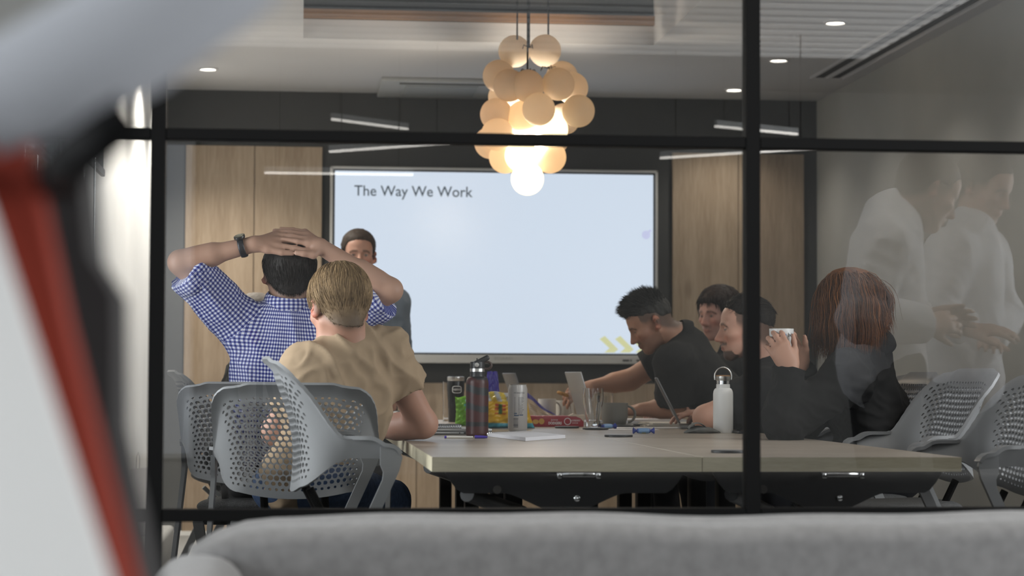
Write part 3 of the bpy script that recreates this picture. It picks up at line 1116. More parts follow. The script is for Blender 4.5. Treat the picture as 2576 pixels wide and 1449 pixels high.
MB().prism([(wx + 0.026 * math.cos(a * 0.2618), wz + 0.026 * math.sin(a * 0.2618)) for a in range(24)], -0.0048, -0.0042, lambda a, b, h: (a, h, b)).build('slide_widget', mat('slide_widget_violet', (0.2, 0.2, 0.3), 0.5, emit=(0.46, 0.49, 0.68), es=1.0), sc_, smooth=False)
MB().prism([(wx + 0.024 + 0.009 * math.cos(a * 0.5236), wz + 0.024 + 0.009 * math.sin(a * 0.5236)) for a in range(12)], -0.0052, -0.0046, lambda a, b, h: (a, h, b)).build('slide_widget', MATS['slide_widget_violet'], sc_, smooth=False)
M_print = mat('grey_print', (0.36, 0.36, 0.35), 0.6)
text_mesh('maker_lettering', 'BOARD', 0.030, M_print, sc_, basis((1.1, 0, 0), (0, 0, 0.8), (0, -1, 0), (scr(1242, 905)[0], -0.0212, scr(1242, 905)[1])))
for px_, w in ((1571, 12), (1579, 5), (1586, 4), (1604, 8), (1613, 5), (1628, 10)):
    x, z = scr(px_, 907)
    MB().box((x, -0.021, z), (w / 420.0, 0.004, 0.010)).build('port', M_blackpl, sc_, smooth=False)
for px_ in (1604, 1627):
    x, z = scr(px_, 907)
    MB().tube([(x, -0.025, z), (x, -0.05, z), (x - 0.002, -0.05, z - 0.06), (x - 0.01, -0.02, z - 0.13)], 0.005, 8).build('cable', M_blackpl, sc_)
MB().box((0, 0.06, (bz1 - bz0) / 2), (0.8, 0.06, 0.5)).build('wall_mount', M_black, sc_, smooth=False)

# ------------------------------------------------------------------ paper carrier bag on a low bench
lb = thing('low_bench', 'low speckled grey upholstered bench against the left wall', 'bench', (-0.70, 9.5, 0))
MB().box((0, 0, 0.125), (0.20, 1.3, 0.18), 0.02, 3).build('cushion', mat('speckled_bench_fabric', (0.30, 0.30, 0.295), 0.95, var=0.5, vscale=300), lb)
MB().box((0, 0, 0.0175), (0.17, 1.2, 0.035)).build('plinth', M_black, lb, smooth=False)
bg = thing('paper_carrier_bag', 'white paper carrier bag standing on the low bench by the left wall', 'bag', (-0.712, 9.5, 0.2155))
bg.scale = (0.8, 0.8, 0.8)
M_paper = mat('white_paper', (0.74, 0.73, 0.75), 0.6)


def bagf(u, v):
    a = u * 4
    k = int(a) % 4
    f = a - int(a)
    w, d = 0.075 * (1 - 0.12 * v), 0.05 * (1 - 0.55 * v)
    c = [(-w, -d), (w, -d), (w, d), (-w, d)]
    x = c[k][0] * (1 - f) + c[(k + 1) % 4][0] * f
    y = c[k][1] * (1 - f) + c[(k + 1) % 4][1] * f
    return (x + 0.004 * math.sin(9 * v + 5 * u), y + 0.006 * math.sin(7 * v + u * 9), 0.002 + v * 0.37 + 0.01 * math.sin(u * 6.28) * v)


MB().grid(bagf, 24, 12, True).build('bag_body', M_paper, bg, angle=30)
MB().tube([(-0.03, -0.01, 0.36), (-0.028, -0.012, 0.44), (-0.018, -0.012, 0.47), (-0.01, -0.012, 0.44), (-0.012, -0.01, 0.36)], 0.003, 6).build('handle', M_paper, bg)
MB().box((0, 0, 0.003), (0.14, 0.09, 0.004)).build('bag_base', M_paper, bg, smooth=False)

# ------------------------------------------------------------------ lounge fittings that show as reflections in the glass
def mirror_pt(px, py, z):
    p = atz(px, py, z)
    return np.array((p[0], 2 * YP - p[1], p[2]))


M_bar = mat('led_bar_lens', (1, 1, 1), 0.4, emit=(1, 0.95, 0.88), es=6)
bars = [((835, 300), (1025, 325), 2.45, 'left of the black mullion'), ((830, 382), (1130, 360), 2.2, 'lower'), ((1800, 318), (2005, 338), 2.42, 'right'), ((1662, 398), (2055, 373), 2.15, 'right lower'), ((665, 435), (1040, 440), 2.1, 'lowest')]
for i, (a, b, z, w) in enumerate(bars):
    A, B = mirror_pt(*a, z), mirror_pt(*b, z)
    c = (A + B) / 2
    t = thing('linear_pendant', 'LED bar mirrored ' + ['above the rail, left of the chandelier', 'below the rail, left of the chandelier', 'above the rail, at the right mullion', 'below the rail, across the right mullion', 'level across the left edge of the screen'][i], 'pendant light', c, 0, 'slim LED bars in the lounge')
    d = (B - A) / np.linalg.norm(B - A)
    pr = np.cross(d, (0, 0, 1))
    MB().strip([A - c, B - c], 0.02, 0.012, pr).build('lens', M_bar, t, smooth=False)
    MB().strip([A - c + np.array((0, 0, .022)), B - c + np.array((0, 0, .022))], 0.024, 0.03, pr).build('housing', M_white, t, smooth=False)
    for e in (A - c, B - c):
        q = e * 0.8
        MB().tube([q + np.array((0, 0, 0.04)), q + np.array((0, 0, 2.9 - z))], 0.003, 6).build('wire', M_black, t)
bf = thing('baffle_ceiling', 'row of white ceiling baffles with added glow in the lounge, mirrored as stripes', 'ceiling baffles', (1.22, 0, 2.9))
bme = MB().box((0, 0, -0.075), (3.9, 0.09, 0.15)).mesh('baffle', False)
bme.materials.append(mat('baffle_white', (0.88, 0.88, 0.88), 0.8))
lme = MB().box((0, 0, -0.153), (3.88, 0.085, 0.006)).mesh('stripe_glow', False)
lme.materials.append(mat('baffle_stripe_glow', (1, 1, 1), 0.5, emit=(1, 0.98, 0.95), es=0.4))  # glow added under the baffles to brighten their stripes in the glass
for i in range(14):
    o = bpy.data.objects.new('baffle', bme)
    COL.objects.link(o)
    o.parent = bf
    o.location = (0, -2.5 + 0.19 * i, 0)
    q_ = bpy.data.objects.new('stripe_glow', lme)
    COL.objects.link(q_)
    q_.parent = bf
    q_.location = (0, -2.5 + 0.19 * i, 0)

# square LED panels in the lounge ceiling
for i, (x, y, lb) in enumerate(((0.2, 2.9, 'square LED ceiling panel above the left end of the sofa'), (2.3, 2.9, 'square LED ceiling panel above the right end of the sofa'))):
    t = thing('ceiling_panel_light', lb, 'ceiling light', (x, y, 2.9), 0, 'square LED panels in the lounge ceiling')
    MB().box((0, 0, -0.01), (0.6, 0.6, 0.02), 0.004).build('frame', M_white, t)
    MB().box((0, 0, -0.021), (0.56, 0.56, 0.003)).build('diffuser', mat('panel_diffuser', (1, 1, 1), 0.5, emit=(1, 0.97, 0.92), es=3.0), t, smooth=False)
    l = area_light('panel_glow', (0, 0, -0.03), (0, 0, -1), 0.55, 0.55, 26, (1, 0.97, 0.92))
    l.parent = t

# ------------------------------------------------------------------ things on the table
def item(name, label, cat, px, py, z=None, group=None, rz=0.0):
    z = TZ if z is None else z
    p = atz(px, py, z)
    t = thing(name, label, cat, p, rz, group)
    return t, p[1] / FPX


def color_attr(me, cols, name='Col'):
    a = me.color_attributes.new(name, 'FLOAT_COLOR', 'POINT')
    c = np.ones((len(me.vertices), 4), np.float32)
    c[:, :3] = cols
    a.data.foreach_set('color', c.ravel())


def printed(name, fn, nu, nv, colfn, m, parent, closed=False, thick=0.0, angle=60):
    """grid surface with a printed colour per vertex"""
    vs, cs = [], []
    for i in range(nu):
        for j in range(nv):
            u, v = i / (nu if closed else nu - 1), j / (nv - 1)
            vs.append(tuple(map(float, fn(u, v))))
            cs.append(colfn(u, v))
    fs = []
    for i in range(nu if closed else nu - 1):
        k = (i + 1) % nu
        for j in range(nv - 1):
            fs.append((i * nv + j, k * nv + j, k * nv + j + 1, i * nv + j + 1))
    me = bpy.data.meshes.new(name)
    me.from_pydata(vs, [], fs)
    color_attr(me, np.array(cs))
    me.shade_smooth()
    me.set_sharp_from_angle(angle=math.radians(angle))
    o = link(name, me, m, parent)
    if thick:
        md = o.modifiers.new('thickness', 'SOLIDIFY')
        md.thickness = thick
        md.offset = 0
    return o


M_foil = vcol_mat('printed_foil', 0.28, 0.5)
M_card = vcol_mat('printed_card', 0.5, 0.4)


def wrap_text(name, s, size, m, parent, r, ang, z, sq=1.0, bold=0.0):
    o = text_mesh(name, s, size, m, parent, Matrix.Identity(4), 0.0, 'CENTER', bold)
    for v in o.data.vertices:
        a = ang + v.co.x * sq / r
        y = v.co.y
        v.co = ((r + 0.0006) * math.cos(a), (r + 0.0006) * math.sin(a), z + y)
    return o


# --- red and black insulated bottle
t, k = item('insulated_bottle', 'tall dark red and black banded insulated bottle with carry-loop lid', 'bottle', 1200, 1096)
R = 28.5 * k
Hh = 152 * k
prof = [(R * 0.93, 0), (R, 3 * k), (R, Hh * 0.86)]
for a in range(1, 8):
    q = a / 7 * math.pi / 2
    prof.append((R - (R - 19 * k) * (1 - math.cos(q)), Hh * 0.86 + Hh * 0.12 * math.sin(q)))
prof += [(18.5 * k, Hh), (18.5 * k, Hh + 9 * k)]


def zlerp(prof, v):
    i = v * (len(prof) - 1)
    j = min(int(i), len(prof) - 2)
    w = i - j
    return prof[j][0] * (1 - w) + prof[j + 1][0] * w, prof[j][1] * (1 - w) + prof[j + 1][1] * w


dense = []
for (r1, z1), (r2, z2) in zip(prof[:-1], prof[1:]):
    n = max(1, int(abs(z2 - z1) / 0.003))
    dense += [(r1 + (r2 - r1) * q / n, z1 + (z2 - z1) * q / n) for q in range(n)]
dense.append(prof[-1])


def bottle_col(u, v):
    z = dense[int(round(v * (len(dense) - 1)))][1] / Hh
    red, blk = (0.052, 0.012, 0.011), (0.016, 0.017, 0.019)
    w = z + 0.04 * math.sin(2 * math.pi * u + 1.3) + 0.012 * math.sin(6 * math.pi * u)
    if abs(z - 0.19) < 0.035:
        return (0.007, 0.007, 0.008)
    if 0.40 < w < 0.50 or 0.68 < w < 0.80 or w > 0.93:
        return blk
    return red


printed('bottle_body', lambda u, v: (dense[int(round(v * (len(dense) - 1)))][0] * math.cos(6.28318 * u), dense[int(round(v * (len(dense) - 1)))][0] * math.sin(6.28318 * u), dense[int(round(v * (len(dense) - 1)))][1]), 48, len(dense), bottle_col, vcol_mat('printed_bottle_enamel', 0.38, 0.4), t, True)
MB().lathe([(0, 0.0005), (R * 0.93, 0.0005)], 32, cap=False).build('bottle_base', M_black, t)
z0 = Hh + 9 * k
MB().lathe([(19 * k, z0), (19 * k, z0 + 8 * k)], 40).build('steel_collar', M_steel, t)
z1 = z0 + 8 * k
MB().lathe([(18.5 * k, z1), (18.5 * k, z1 + 14 * k), (17.5 * k, z1 + 17 * k), (0, z1 + 17 * k)], 40).build('lid', M_blackpl, t)
MB().box((10 * k, 0, z1 + 20 * k), (42 * k, 24 * k, 13 * k), 4 * k, 3, Matrix.Rotation(math.radians(-27), 4, 'Y')).build('flip_spout', M_blackpl, t)
MB().tube([(-1 * k, -2 * k, z1 + 16 * k), (-1 * k, -2 * k, z1 + 26 * k)], 1.5 * k, 8).build('vent_pin', M_blackpl, t)
MB().lathe([(0.0001, 2.5 * k), (5.5 * k, 2 * k), (6 * k, 0)], 20).build('hinge_disc', M_steel, t).matrix_local = Matrix.Translation((-3 * k, -18.4 * k, z1 + 9 * k)) @ Matrix.Rotation(math.radians(90), 4, 'X')
lp = [(16 * k + 12 * k * math.cos(a) + 8 * k, 4 * k, z1 + 8 * k + 9 * k * math.sin(a)) for a in np.linspace(-2.4, 2.6, 16)]
MB().tube(lp, 3.2 * k, 8).build('carry_loop', mat('brown_rubber', (0.06, 0.035, 0.028), 0.5), t)

# --- black vacuum tumbler with steel rim
t, k = item('vacuum_tumbler', 'black vacuum tumbler with steel rim and white oval badge', 'tumbler', 1146, 1062)
MB().lathe([(17 * k, 0), (18.5 * k, 2 * k), (19.5 * k, 55 * k), (21 * k, 68 * k), (21 * k, 74 * k), (22 * k, 80 * k), (22 * k, 100 * k), (21 * k, 104 * k)], 40).build('body', mat('gloss_black_enamel', (0.008, 0.008, 0.009), 0.22), t)
MB().lathe([(21 * k, 104 * k), (22 * k, 106 * k), (21.5 * k, 114 * k), (18 * k, 115 * k)], 40).build('steel_rim', M_steel, t)
MB().lathe([(18 * k, 114 * k), (0, 113 * k)], 30, cap=False).build('lid', M_blackpl, t)
bd = []
for i in range(28):
    a = 2 * math.pi * i / 28
    bd.append((math.copysign(abs(math.cos(a)) ** 0.55, math.cos(a)), math.copysign(abs(math.sin(a)) ** 0.55, math.sin(a))))
cpt = lambda a, b, rr: (rr * math.cos(-1.50 + a * 0.56), rr * math.sin(-1.50 + a * 0.56), 82 * k + b * 9 * k)
mb = MB()
n = len(bd)
mb.add([cpt(a, b, 22.3 * k) for a, b in bd] + [cpt(a * 0.9, b * 0.86, 22.3 * k) for a, b in bd], [(i, (i + 1) % n, n + (i + 1) % n, n + i) for i in range(n)])
mb.build('badge_outline', M_white, t)
wrap_text('badge_lettering', 'THERMOS', 7.5 * k, M_white, t, 22.1 * k, -1.50, 79.5 * k, 0.72, 0.0)

# --- plain drinking glasses
def beer_glass(px, py, w, h, label, water=0.0, straight=False):
    t, k = item('drinking_glass', label, 'glass', px, py, group='clear glasses on the table')
    r, H = w / 2 * k, h * k
    if straight:
        P = [(r * 0.86, 0), (r * 0.9, H * 0.1), (r, H)]
    else:
        P = [(r * 0.74, 0), (r * 0.72, H * 0.06), (r * 0.66, H * 0.2), (r * 0.78, H * 0.45), (r * 0.97, H * 0.68), (r, H * 0.82), (r * 0.95, H)]
    th_ = 0.0022
    inner = [(max(rr - th_, 0.001), max(z, H * 0.05)) for rr, z in P][::-1]
    MB().lathe([(0, 0)] + P + inner + [(0, H * 0.05)], 40, cap=False).build('glass_wall', M_glassware, t, angle=60)
    if water:
        wz = H * water
        rr = np.interp(wz, [p[1] for p in P], [p[0] for p in P]) - th_ - 0.0003
        MB().lathe([(0, H * 0.055), (P[0][0] - th_ - 0.0003, H * 0.055)] + [(p[0] - th_ - 0.0003, p[1]) for p in P if H * 0.06 < p[1] < wz] + [(rr, wz), (0, wz)], 32, cap=False).build('water', mat('water', (1, 1, 1), 0.0, trans=1.0, ior=1.33), t)
    return t


beer_glass(1492, 1079, 53, 103, 'clear waisted beer glass in front of the grey mug')
beer_glass(1451, 1066, 44, 92, 'clear waisted beer glass behind the red biscuit packet')
beer_glass(1528, 1062, 30, 86, 'straight tumbler half full of water behind the grey mug', 0.78, True)
beer_glass(1124, 1060, 22, 100, 'tall clear glass peeking out behind the black vacuum tumbler', 0.0, True)

# --- drinks can
t, k = item('drinks_can', 'tall silver-white drinks can covered in small print', 'can', 1302, 1087)
r = 24.5 * k
H = 121 * k
M_canp = mat('white_can_enamel', (0.52, 0.50, 0.485), 0.3, 0.15)
MB().lathe([(r * 0.80, 0), (r * 0.86, 1.5 * k), (r, 8 * k), (r, H - 13 * k), (r * 0.9, H - 4 * k), (r * 0.88, H - 2 * k)], 48).build('can_body', M_canp, t)
MB().lathe([(r * 0.88, H - 2 * k), (r * 0.91, H), (r * 0.85, H), (r * 0.82, H - 3 * k), (0, H - 3 * k)], 48, cap=False).build('can_lid', M_steel, t)
MB().box((0, -4 * k, H - 1 * k), (8 * k, 14 * k, 1 * k), 0.4 * k).build('ring_pull', M_steel, t)
M_cink = mat('can_print', (0.10, 0.10, 0.11), 0.5)
wrap_text('can_lettering', 'MONSTER', 5.5 * k, M_cink, t, r, -1.50, H - 24 * k, 1.15)


def cyl_bar(name, m, a0, a1, zz, hh, rr=r):
    n = 8
    vs = [((rr + 0.0005) * math.cos(a0 + (a1 - a0) * i / n), (rr + 0.0005) * math.sin(a0 + (a1 - a0) * i / n), zz + dz) for i in range(n + 1) for dz in (0, hh)]
    return vs, [(2 * i, 2 * i + 2, 2 * i + 3, 2 * i + 1) for i in range(n)]


mb = MB()
for i in range(15):
    zz = H - (34 + i * 3.1) * k
    mb.add(*cyl_bar('', None, -2.0, -1.93, zz, 1.3 * k))
    x0 = -1.62
    while x0 < -1.05 - 0.25 * random.random():
        w = 0.03 + 0.08 * random.random()
        mb.add(*cyl_bar('', None, x0, x0 + w, zz, 1.2 * k))
        x0 += w + 0.025
mb.build('can_small_print', M_cink, t, smooth=False)
mb = MB()
for i in range(11):
    mb.add(*cyl_bar('', None, -2.1, -1.62, (12 + i * 2.2) * k, (0.5 + 0.9 * random.random()) * k))
mb.build('can_barcode', M_cink, t, smooth=False)
mb = MB()
for a0, a1, zz in ((-2.05, -1.75, 55), (-2.05, -1.55, 50), (-1.5, -1.1, 51)):
    mb.add(*cyl_bar('', None, a0, a1, (zz - 9) * k, 2.6 * k))
mb.build('can_blue_print', mat('can_blue_print', (0.06, 0.11, 0.2), 0.5), t, smooth=False)


# --- snack bags
def pillow(px, py, w, h, d, label, colfn, cat='snack bag', lean=0.0, rz=0.0, wr=1.0, nm='snack_bag', taper=0.0, m=None):
    t, k = item(nm, label, cat, px, py, rz=rz)
    W, H, D = w * k, h * k, d * k

    def f(u, v, sgn):
        q = (1 - (2 * u - 1) ** 4) * (1 - (2 * v - 1) ** 6)
        pin = 1 - taper * v
        x = (u - 0.5) * W * pin * (1 - 0.06 * math.sin(math.pi * v))
        y = sgn * D * 0.5 * q ** 0.6 * (1 - 0.45 * v) + wr * 0.0035 * (math.sin(23 * u + 9 * v) + math.sin(31 * v - 11 * u + 2)) * (0.4 + q) + wr * 0.002 * math.sin(57 * u - 41 * v)
        z = v * H + wr * 0.003 * math.sin(14 * u + 3) * v
        y2 = y * math.cos(lean) - z * math.sin(lean)
        z2 = z * math.cos(lean) + abs(D * 0.25 * math.sin(lean))
        return (x, y2, max(z2, 0.001))
    M = m or M_foil
    printed('front_film', lambda u, v: f(u, v, -1), 46, 30, colfn, M, t)
    printed('back_film', lambda u, v: f(u, v, 1), 30, 20, colfn, M, t)
    return t, k


def green_bag(u, v):
    d1 = math.hypot((u - 0.62) * 1.1, v - 0.62)
    if d1 < 0.10:
        return (0.60, 0.45, 0.03)
    if d1 < 0.17:
        return (0.42, 0.10, 0.02)
    if d1 < 0.36 + 0.05 * math.sin(14 * math.atan2(v - .6, u - .6)):
        return (0.14, 0.42, 0.44)
    if 0.12 < v < 0.26 and 0.5 < u < 0.85 and math.sin(60 * u) > 0:
        return (0.55, 0.10, 0.10)
    return (0.17, 0.42, 0.035)


pillow(1180, 1072, 74, 74, 40, 'shiny green and turquoise sweets bag beside the red bottle', green_bag, rz=0.2)


def yellow_bag(u, v):
    if v < 0.16:
        return (0.07, 0.35, 0.46)
    x = u - 0.5
    if 0.40 < v < 0.66 and 0.36 < u < 0.56:
        if 0.44 < u < 0.49:
            return (0.04, 0.13, 0.03)
        return (0.50, 0.07, 0.02) if math.sin(50 * v) > -0.4 else (0.65, 0.38, 0.03)
    if 0.46 < v < 0.66 and 0.62 < u < 0.76:
        return (0.45, 0.06, 0.03)
    if v > 0.74:
        return (0.42, 0.43, 0.45) if math.sin(30 * u + 9 * v) > 0 else (0.62, 0.46, 0.06)
    return (0.66, 0.40, 0.022)


pillow(1262, 1078, 168, 92, 60, 'crumpled yellow and blue sweets bag behind the drinks can', yellow_bag, rz=-0.05, wr=1.1, taper=0.25)


def rainbow(u, v):
    if v > 0.62:
        return (0.045, 0.03, 0.30)
    if abs(u - 0.5) < 0.18 and v < 0.5:
        return (0.50, 0.12, 0.08)
    return (0.60, 0.42, 0.05)


pillow(1238, 1068, 62, 134, 26, 'tall purple and yellow sweets pouch behind the red bottle', rainbow, rz=0.35, taper=0.55, wr=0.35)
pillow(1275, 1060, 44, 46, 24, 'small bright green snack bag behind the yellow bag', lambda u, v: (0.16, 0.38, 0.03) if v < 0.85 else (0.03, 0.05, 0.02), rz=0.1)


def purple_bag(u, v):
    if v > 0.82 or u > 0.93:
        return (0.05, 0.035, 0.24)
    if v < 0.12:
        return (0.16, 0.20, 0.33)
    if 0.42 < u < 0.72 and 0.36 < v < 0.62 and (math.sin(42 * u) > 0.75 or math.sin(48 * v) > 0.7):
        return (0.17, 0.12, 0.09)
    if 0.15 < u < 0.34 and 0.3 < v < 0.7 and math.sin(70 * v) > 0.4:
        return (0.25, 0.19, 0.14)
    return (0.46, 0.36, 0.26)


def triangle_bag():
    t, k = item('snack_bag', 'purple and cream chocolate bag slumped against the biscuit packet', 'snack bag', 1362, 1064)
    pts = lambda u, v: ((-44 + 92 * u) * k * 1.0, -(0.010 * math.sin(math.pi * u) + 0.004 * math.sin(19 * u + 13 * v)) - 0.035 * (1 - v), (2 + (78 - 72 * u) * v + 3 * math.sin(9 * u)) * k)
    printed('front_film', pts, 44, 26, purple_bag, M_foil, t, thick=0.002)
    printed('back_film', lambda u, v: (pts(u, v)[0], 0.035 * (1 - v) + 0.004 * math.sin(15 * u), pts(u, v)[2]), 24, 12, lambda u, v: (0.05, 0.035, 0.24), M_foil, t, thick=0.002)


triangle_bag()

# --- red biscuit packet
t, k = item('biscuit_packet', 'long dark red biscuit packet lying behind the coasters', 'packet', 1399, 1074, rz=-0.03)
W, H, D = 141 * k, 28 * k, 0.075
MB().box((0, D / 2, H / 2), (W, D, H), 2.5 * k, 2).build('sleeve', mat('red_packet_film', (0.30, 0.022, 0.035), 0.32), t)
MF = lambda x, z, s=1.0: basis((s, 0, 0), (0, 0, s), (0, -1, 0), (x * k, -0.0012, z * k))
M_wp = mat('packet_white_print', (0.75, 0.72, 0.72), 0.5)
M_gp = mat('packet_biscuit_print', (0.52, 0.30, 0.07), 0.5)
text_mesh('packet_lettering', 'Jammie', 6 * k, M_wp, t, MF(-13, 16), 0)
text_mesh('packet_lettering', 'DODGERS', 9 * k, M_wp, t, basis((0.82, 0, 0), (0, 0, 1), (0, -1, 0), (-20 * k, -0.0012, 6.5 * k)), 0, bold=0.0004)
text_mesh('packet_lettering', 'RASPBERRY', 6.5 * k, M_wp, t, basis((0.8, 0, 0), (0, 0, 1), (0, -1, 0), (35 * k, -0.0012, 14 * k)), 0)
text_mesh('packet_lettering', 'FLAVOUR', 4.5 * k, M_wp, t, basis((0.8, 0, 0), (0, 0, 1), (0, -1, 0), (40 * k, -0.0012, 8.5 * k)), 0)
ring = [(math.cos(a * 0.2618), math.sin(a * 0.2618)) for a in range(24)]
mb = MB().add([((29 + 9 * c) * k, -0.0012, (14 + 9 * s) * k) for c, s in ring] + [((29 + 7.3 * c) * k, -0.0012, (14 + 7.3 * s) * k) for c, s in ring], [(i, (i + 1) % 24, 24 + (i + 1) % 24, 24 + i) for i in range(24)])
mb.build('packet_ring_print', M_wp, t, smooth=False)
MB().add([((-52 + 8 * c) * k, -0.0010, (13 + 6 * s) * k) for c, s in ring], [tuple(range(24))]).build('packet_biscuit_print', M_gp, t, smooth=False)
MB().add([((-37 + 7 * c) * k, -0.0012, (14 + 7.5 * s) * k) for c, s in ring], [tuple(range(24))]).build('packet_biscuit_print', M_gp, t, smooth=False)
MB().prism([(30, 27), (44, 34), (58, 30), (72, 31), (71, 12), (62, 22), (50, 27)], -0.0015, 0.04, lambda a, b, h: (a * k, h, b * k)).build('torn_flap', mat('packet_card_inside', (0.55, 0.46, 0.37), 0.7), t, smooth=False)


# --- mugs
def mug(px, py, w, h, label, m, handle=1, z=None, taper=0.9, group='mugs on the table', nm='mug', rz=0.0):
    t, k = item(nm, label, 'mug', px, py, z, group, rz)
    r, H = w / 2 * k, h * k
    P = [(r * taper * 0.85, 0), (r * taper, 4 * k), (r * 0.985, H * 0.4), (r, H)]
    MB().lathe([(0, 0)] + P + [(r - 0.0035, H), (r * 0.95 - 0.003, H * 0.4), (r * taper - 0.004, 6 * k), (0, 6 * k)], 40, cap=False).build('mug_body', m, t, angle=50)
    if handle:
        hp = [(handle * (r * 0.93 + r * 0.62 * math.sin(a)), 0, H * 0.52 + H * 0.34 * math.cos(a)) for a in np.linspace(0.12, math.pi - 0.12, 14)]
        MB().tube(hp, [0.0055] * 14, 10).build('handle', m, t)
    return t, k, r, H


M_wceram = mat('cream_ceramic', (0.62, 0.59, 0.54), 0.3)
mug(1546, 1073, 68, 60, 'matt grey mug with its handle to the right', mat('grey_ceramic', (0.20, 0.195, 0.18), 0.45), 1, taper=0.82)
mug(1417, 1062, 42, 55, 'cream mug right behind the biscuit packet', M_wceram, 0)
mug(1376, 1063, 46, 60, 'cream mug behind the purple chocolate bag, handle to the right', M_wceram, 1)

# --- white bottle
t, k = item('water_bottle', 'white water bottle with steel neck, bamboo cap and wire loop', 'bottle', 1819, 1089)
r = 25.5 * k
pf = [(r * 0.95, 0), (r, 2 * k), (r, 97 * k)]
for a in range(1, 9):
    q = a / 8 * math.pi / 2
    pf.append((r - (r - 17.5 * k) * (1 - math.cos(q)), (97 + 17 * math.sin(q)) * k))
pf += [(17.2 * k, 124 * k)]
MB().lathe(pf, 48).build('bottle_body', mat('white_bottle_enamel', (0.84, 0.835, 0.82), 0.3), t)
MB().lathe([(16.5 * k, 124 * k), (16.5 * k, 133 * k)], 40).build('steel_neck', M_chrome, t)
MB().lathe([(18 * k, 133 * k), (18.5 * k, 134 * k), (18.5 * k, 144 * k)], 40).build('steel_cap', M_steel, t)
MB().lathe([(18.5 * k, 144 * k), (18.5 * k, 147 * k), (0, 147.5 * k)], 40).build('bamboo_disc', mat('bamboo', (0.33, 0.18, 0.08), 0.6), t)
lp = [(22 * k * math.sin(a), 0, 142 * k + 25 * k * math.cos(a)) for a in np.linspace(-1.85, 1.85, 22)]
MB().tube(lp, 1.9 * k, 8).build('wire_loop', M_steel, t)


# --- laptops (open): lid plane given by its four picture corners' base edge, real hinge on the table
def laptop(x, y, face, lid_ang, w, d, label, m, open_=True, z=None):
    """face: heading (deg) from hinge towards the user; lid leans back by lid_ang from vertical"""
    t = thing('laptop', label, 'laptop', (x, y, TZ if z is None else z), math.radians(face - 90), 'laptops on the table')
    MB().box((0, d / 2, 0.008), (w, d, 0.015), 0.004, 2).build('base', m, t)
    MB().box((0, d * 0.40, 0.0160), (w * 0.86, d * 0.4, 0.001)).build('keyboard', M_blackpl, t, smooth=False)
    R_ = Matrix.Rotation(math.radians(lid_ang), 4, 'X')
    lid = MB().box((0, 0, d / 2 + 0.01), (w, 0.007, d), 0.003, 2).build('lid', m, t)
    lid.matrix_local = Matrix.Translation((0, 0.0, 0.014)) @ R_
    sc = MB().box((0, 0.0040, d / 2 + 0.012), (w * 0.94, 0.0015, d * 0.9)).build('laptop_screen', M_blackpl, lid, smooth=False)
    return t


M_alu = mat('silver_aluminium', (0.42, 0.42, 0.42), 0.35, 0.6)
M_alud = mat('grey_aluminium', (0.16, 0.16, 0.165), 0.4, 0.5)
laptop(1.235, 8.86, 5, 17, 0.31, 0.215, 'open silver laptop lid behind the waisted beer glasses', M_alu)
laptop(1.06, 9.78, 5, 20, 0.31, 0.215, 'open dark grey laptop lid behind the drinks can', M_alud)
p = atz(1718, 1084, TZ)
laptop(1.535, 8.30, -8.5, 27, 0.30, 0.205, 'open laptop seen edge-on in front of the man with the goatee', mat('dark_aluminium', (0.12, 0.12, 0.12), 0.4, 0.5))

# --- closed laptop and spiral notebooks between elbow and red bottle
p = atz(1150, 1094, TZ)
lp_ = thing('laptop', 'closed silver laptop lying under the spiral notebooks', 'laptop', (p[0] - 0.13, p[1] + 0.005, TZ), 0.02, 'laptops on the table')
MB().box((0.09, 0.115, 0.006), (0.33, 0.22, 0.010), 0.003).build('base', M_alu, lp_)
MB().box((0.09, 0.115, 0.0165), (0.33, 0.22, 0.010), 0.003).build('lid', M_alu, lp_)
MB().box((0.165, 0.0045, 0.0065), (0.02, 0.002, 0.005)).build('port', M_blackpl, lp_, smooth=False)
MB().box((0.14, 0.0045, 0.0065), (0.004, 0.002, 0.004)).build('port', M_blackpl, lp_, smooth=False)


def spiral_book(x, y, z, w, d, label, cover, n=30):
    t = thing('spiral_notebook', label, 'notebook', (x, y, z), 0.03, 'spiral notebooks on the table')
    MB().box((0, d / 2, 0.0065), (w, d - 0.01, 0.011)).build('pages', M_paper, t, smooth=False)
    MB().box((0, d / 2, 0.0126), (w, d, 0.001)).build('cover', cover, t, smooth=False)
    MB().box((0, d / 2, 0.0006), (w, d, 0.001)).build('back_cover', cover, t, smooth=False)
    cme = MB().tube([(0, 0.006 * math.cos(a), 0.0068 + 0.0065 * math.sin(a)) for a in np.linspace(0, 2 * math.pi, 12)[:-1]], 0.0009, 6, closed=True).mesh('wire_coil')
    cme.materials.append(M_chrome)
    for i in range(n):
        o = bpy.data.objects.new('wire_coil', cme)
        COL.objects.link(o)
        o.parent = t
        o.location = (-w / 2 + w * (i + 0.5) / n, 0.003, 0)
    return t


M_cov = mat('black_notebook_cover', (0.03, 0.03, 0.03), 0.5)
spiral_book(p[0] - 0.10, p[1] + 0.05, TZ + 0.0217, 0.24, 0.15, 'spiral notebook lying on the closed laptop, lower of two', M_cov)
spiral_book(p[0] - 0.11, p[1] + 0.40, TZ, 0.22, 0.15, 'spiral notebook farther back, beside the black tumbler', M_cov)

# --- papers, mouse on the left of the table
def paper(x, y, w, d, rz, label, z=None, th=0.0008, nm='paper_sheet', m=None, cat='paper'):
    z = TZ + 0.0003 if z is None else z
    o = MB().box((0, 0, th / 2), (w, d, th)).build(nm, m or M_paper, None, smooth=False)
    o.location = (x, y, z)
    o.rotation_euler = (0, 0, rz)
    return tag(o, label, cat, 'papers on the table')


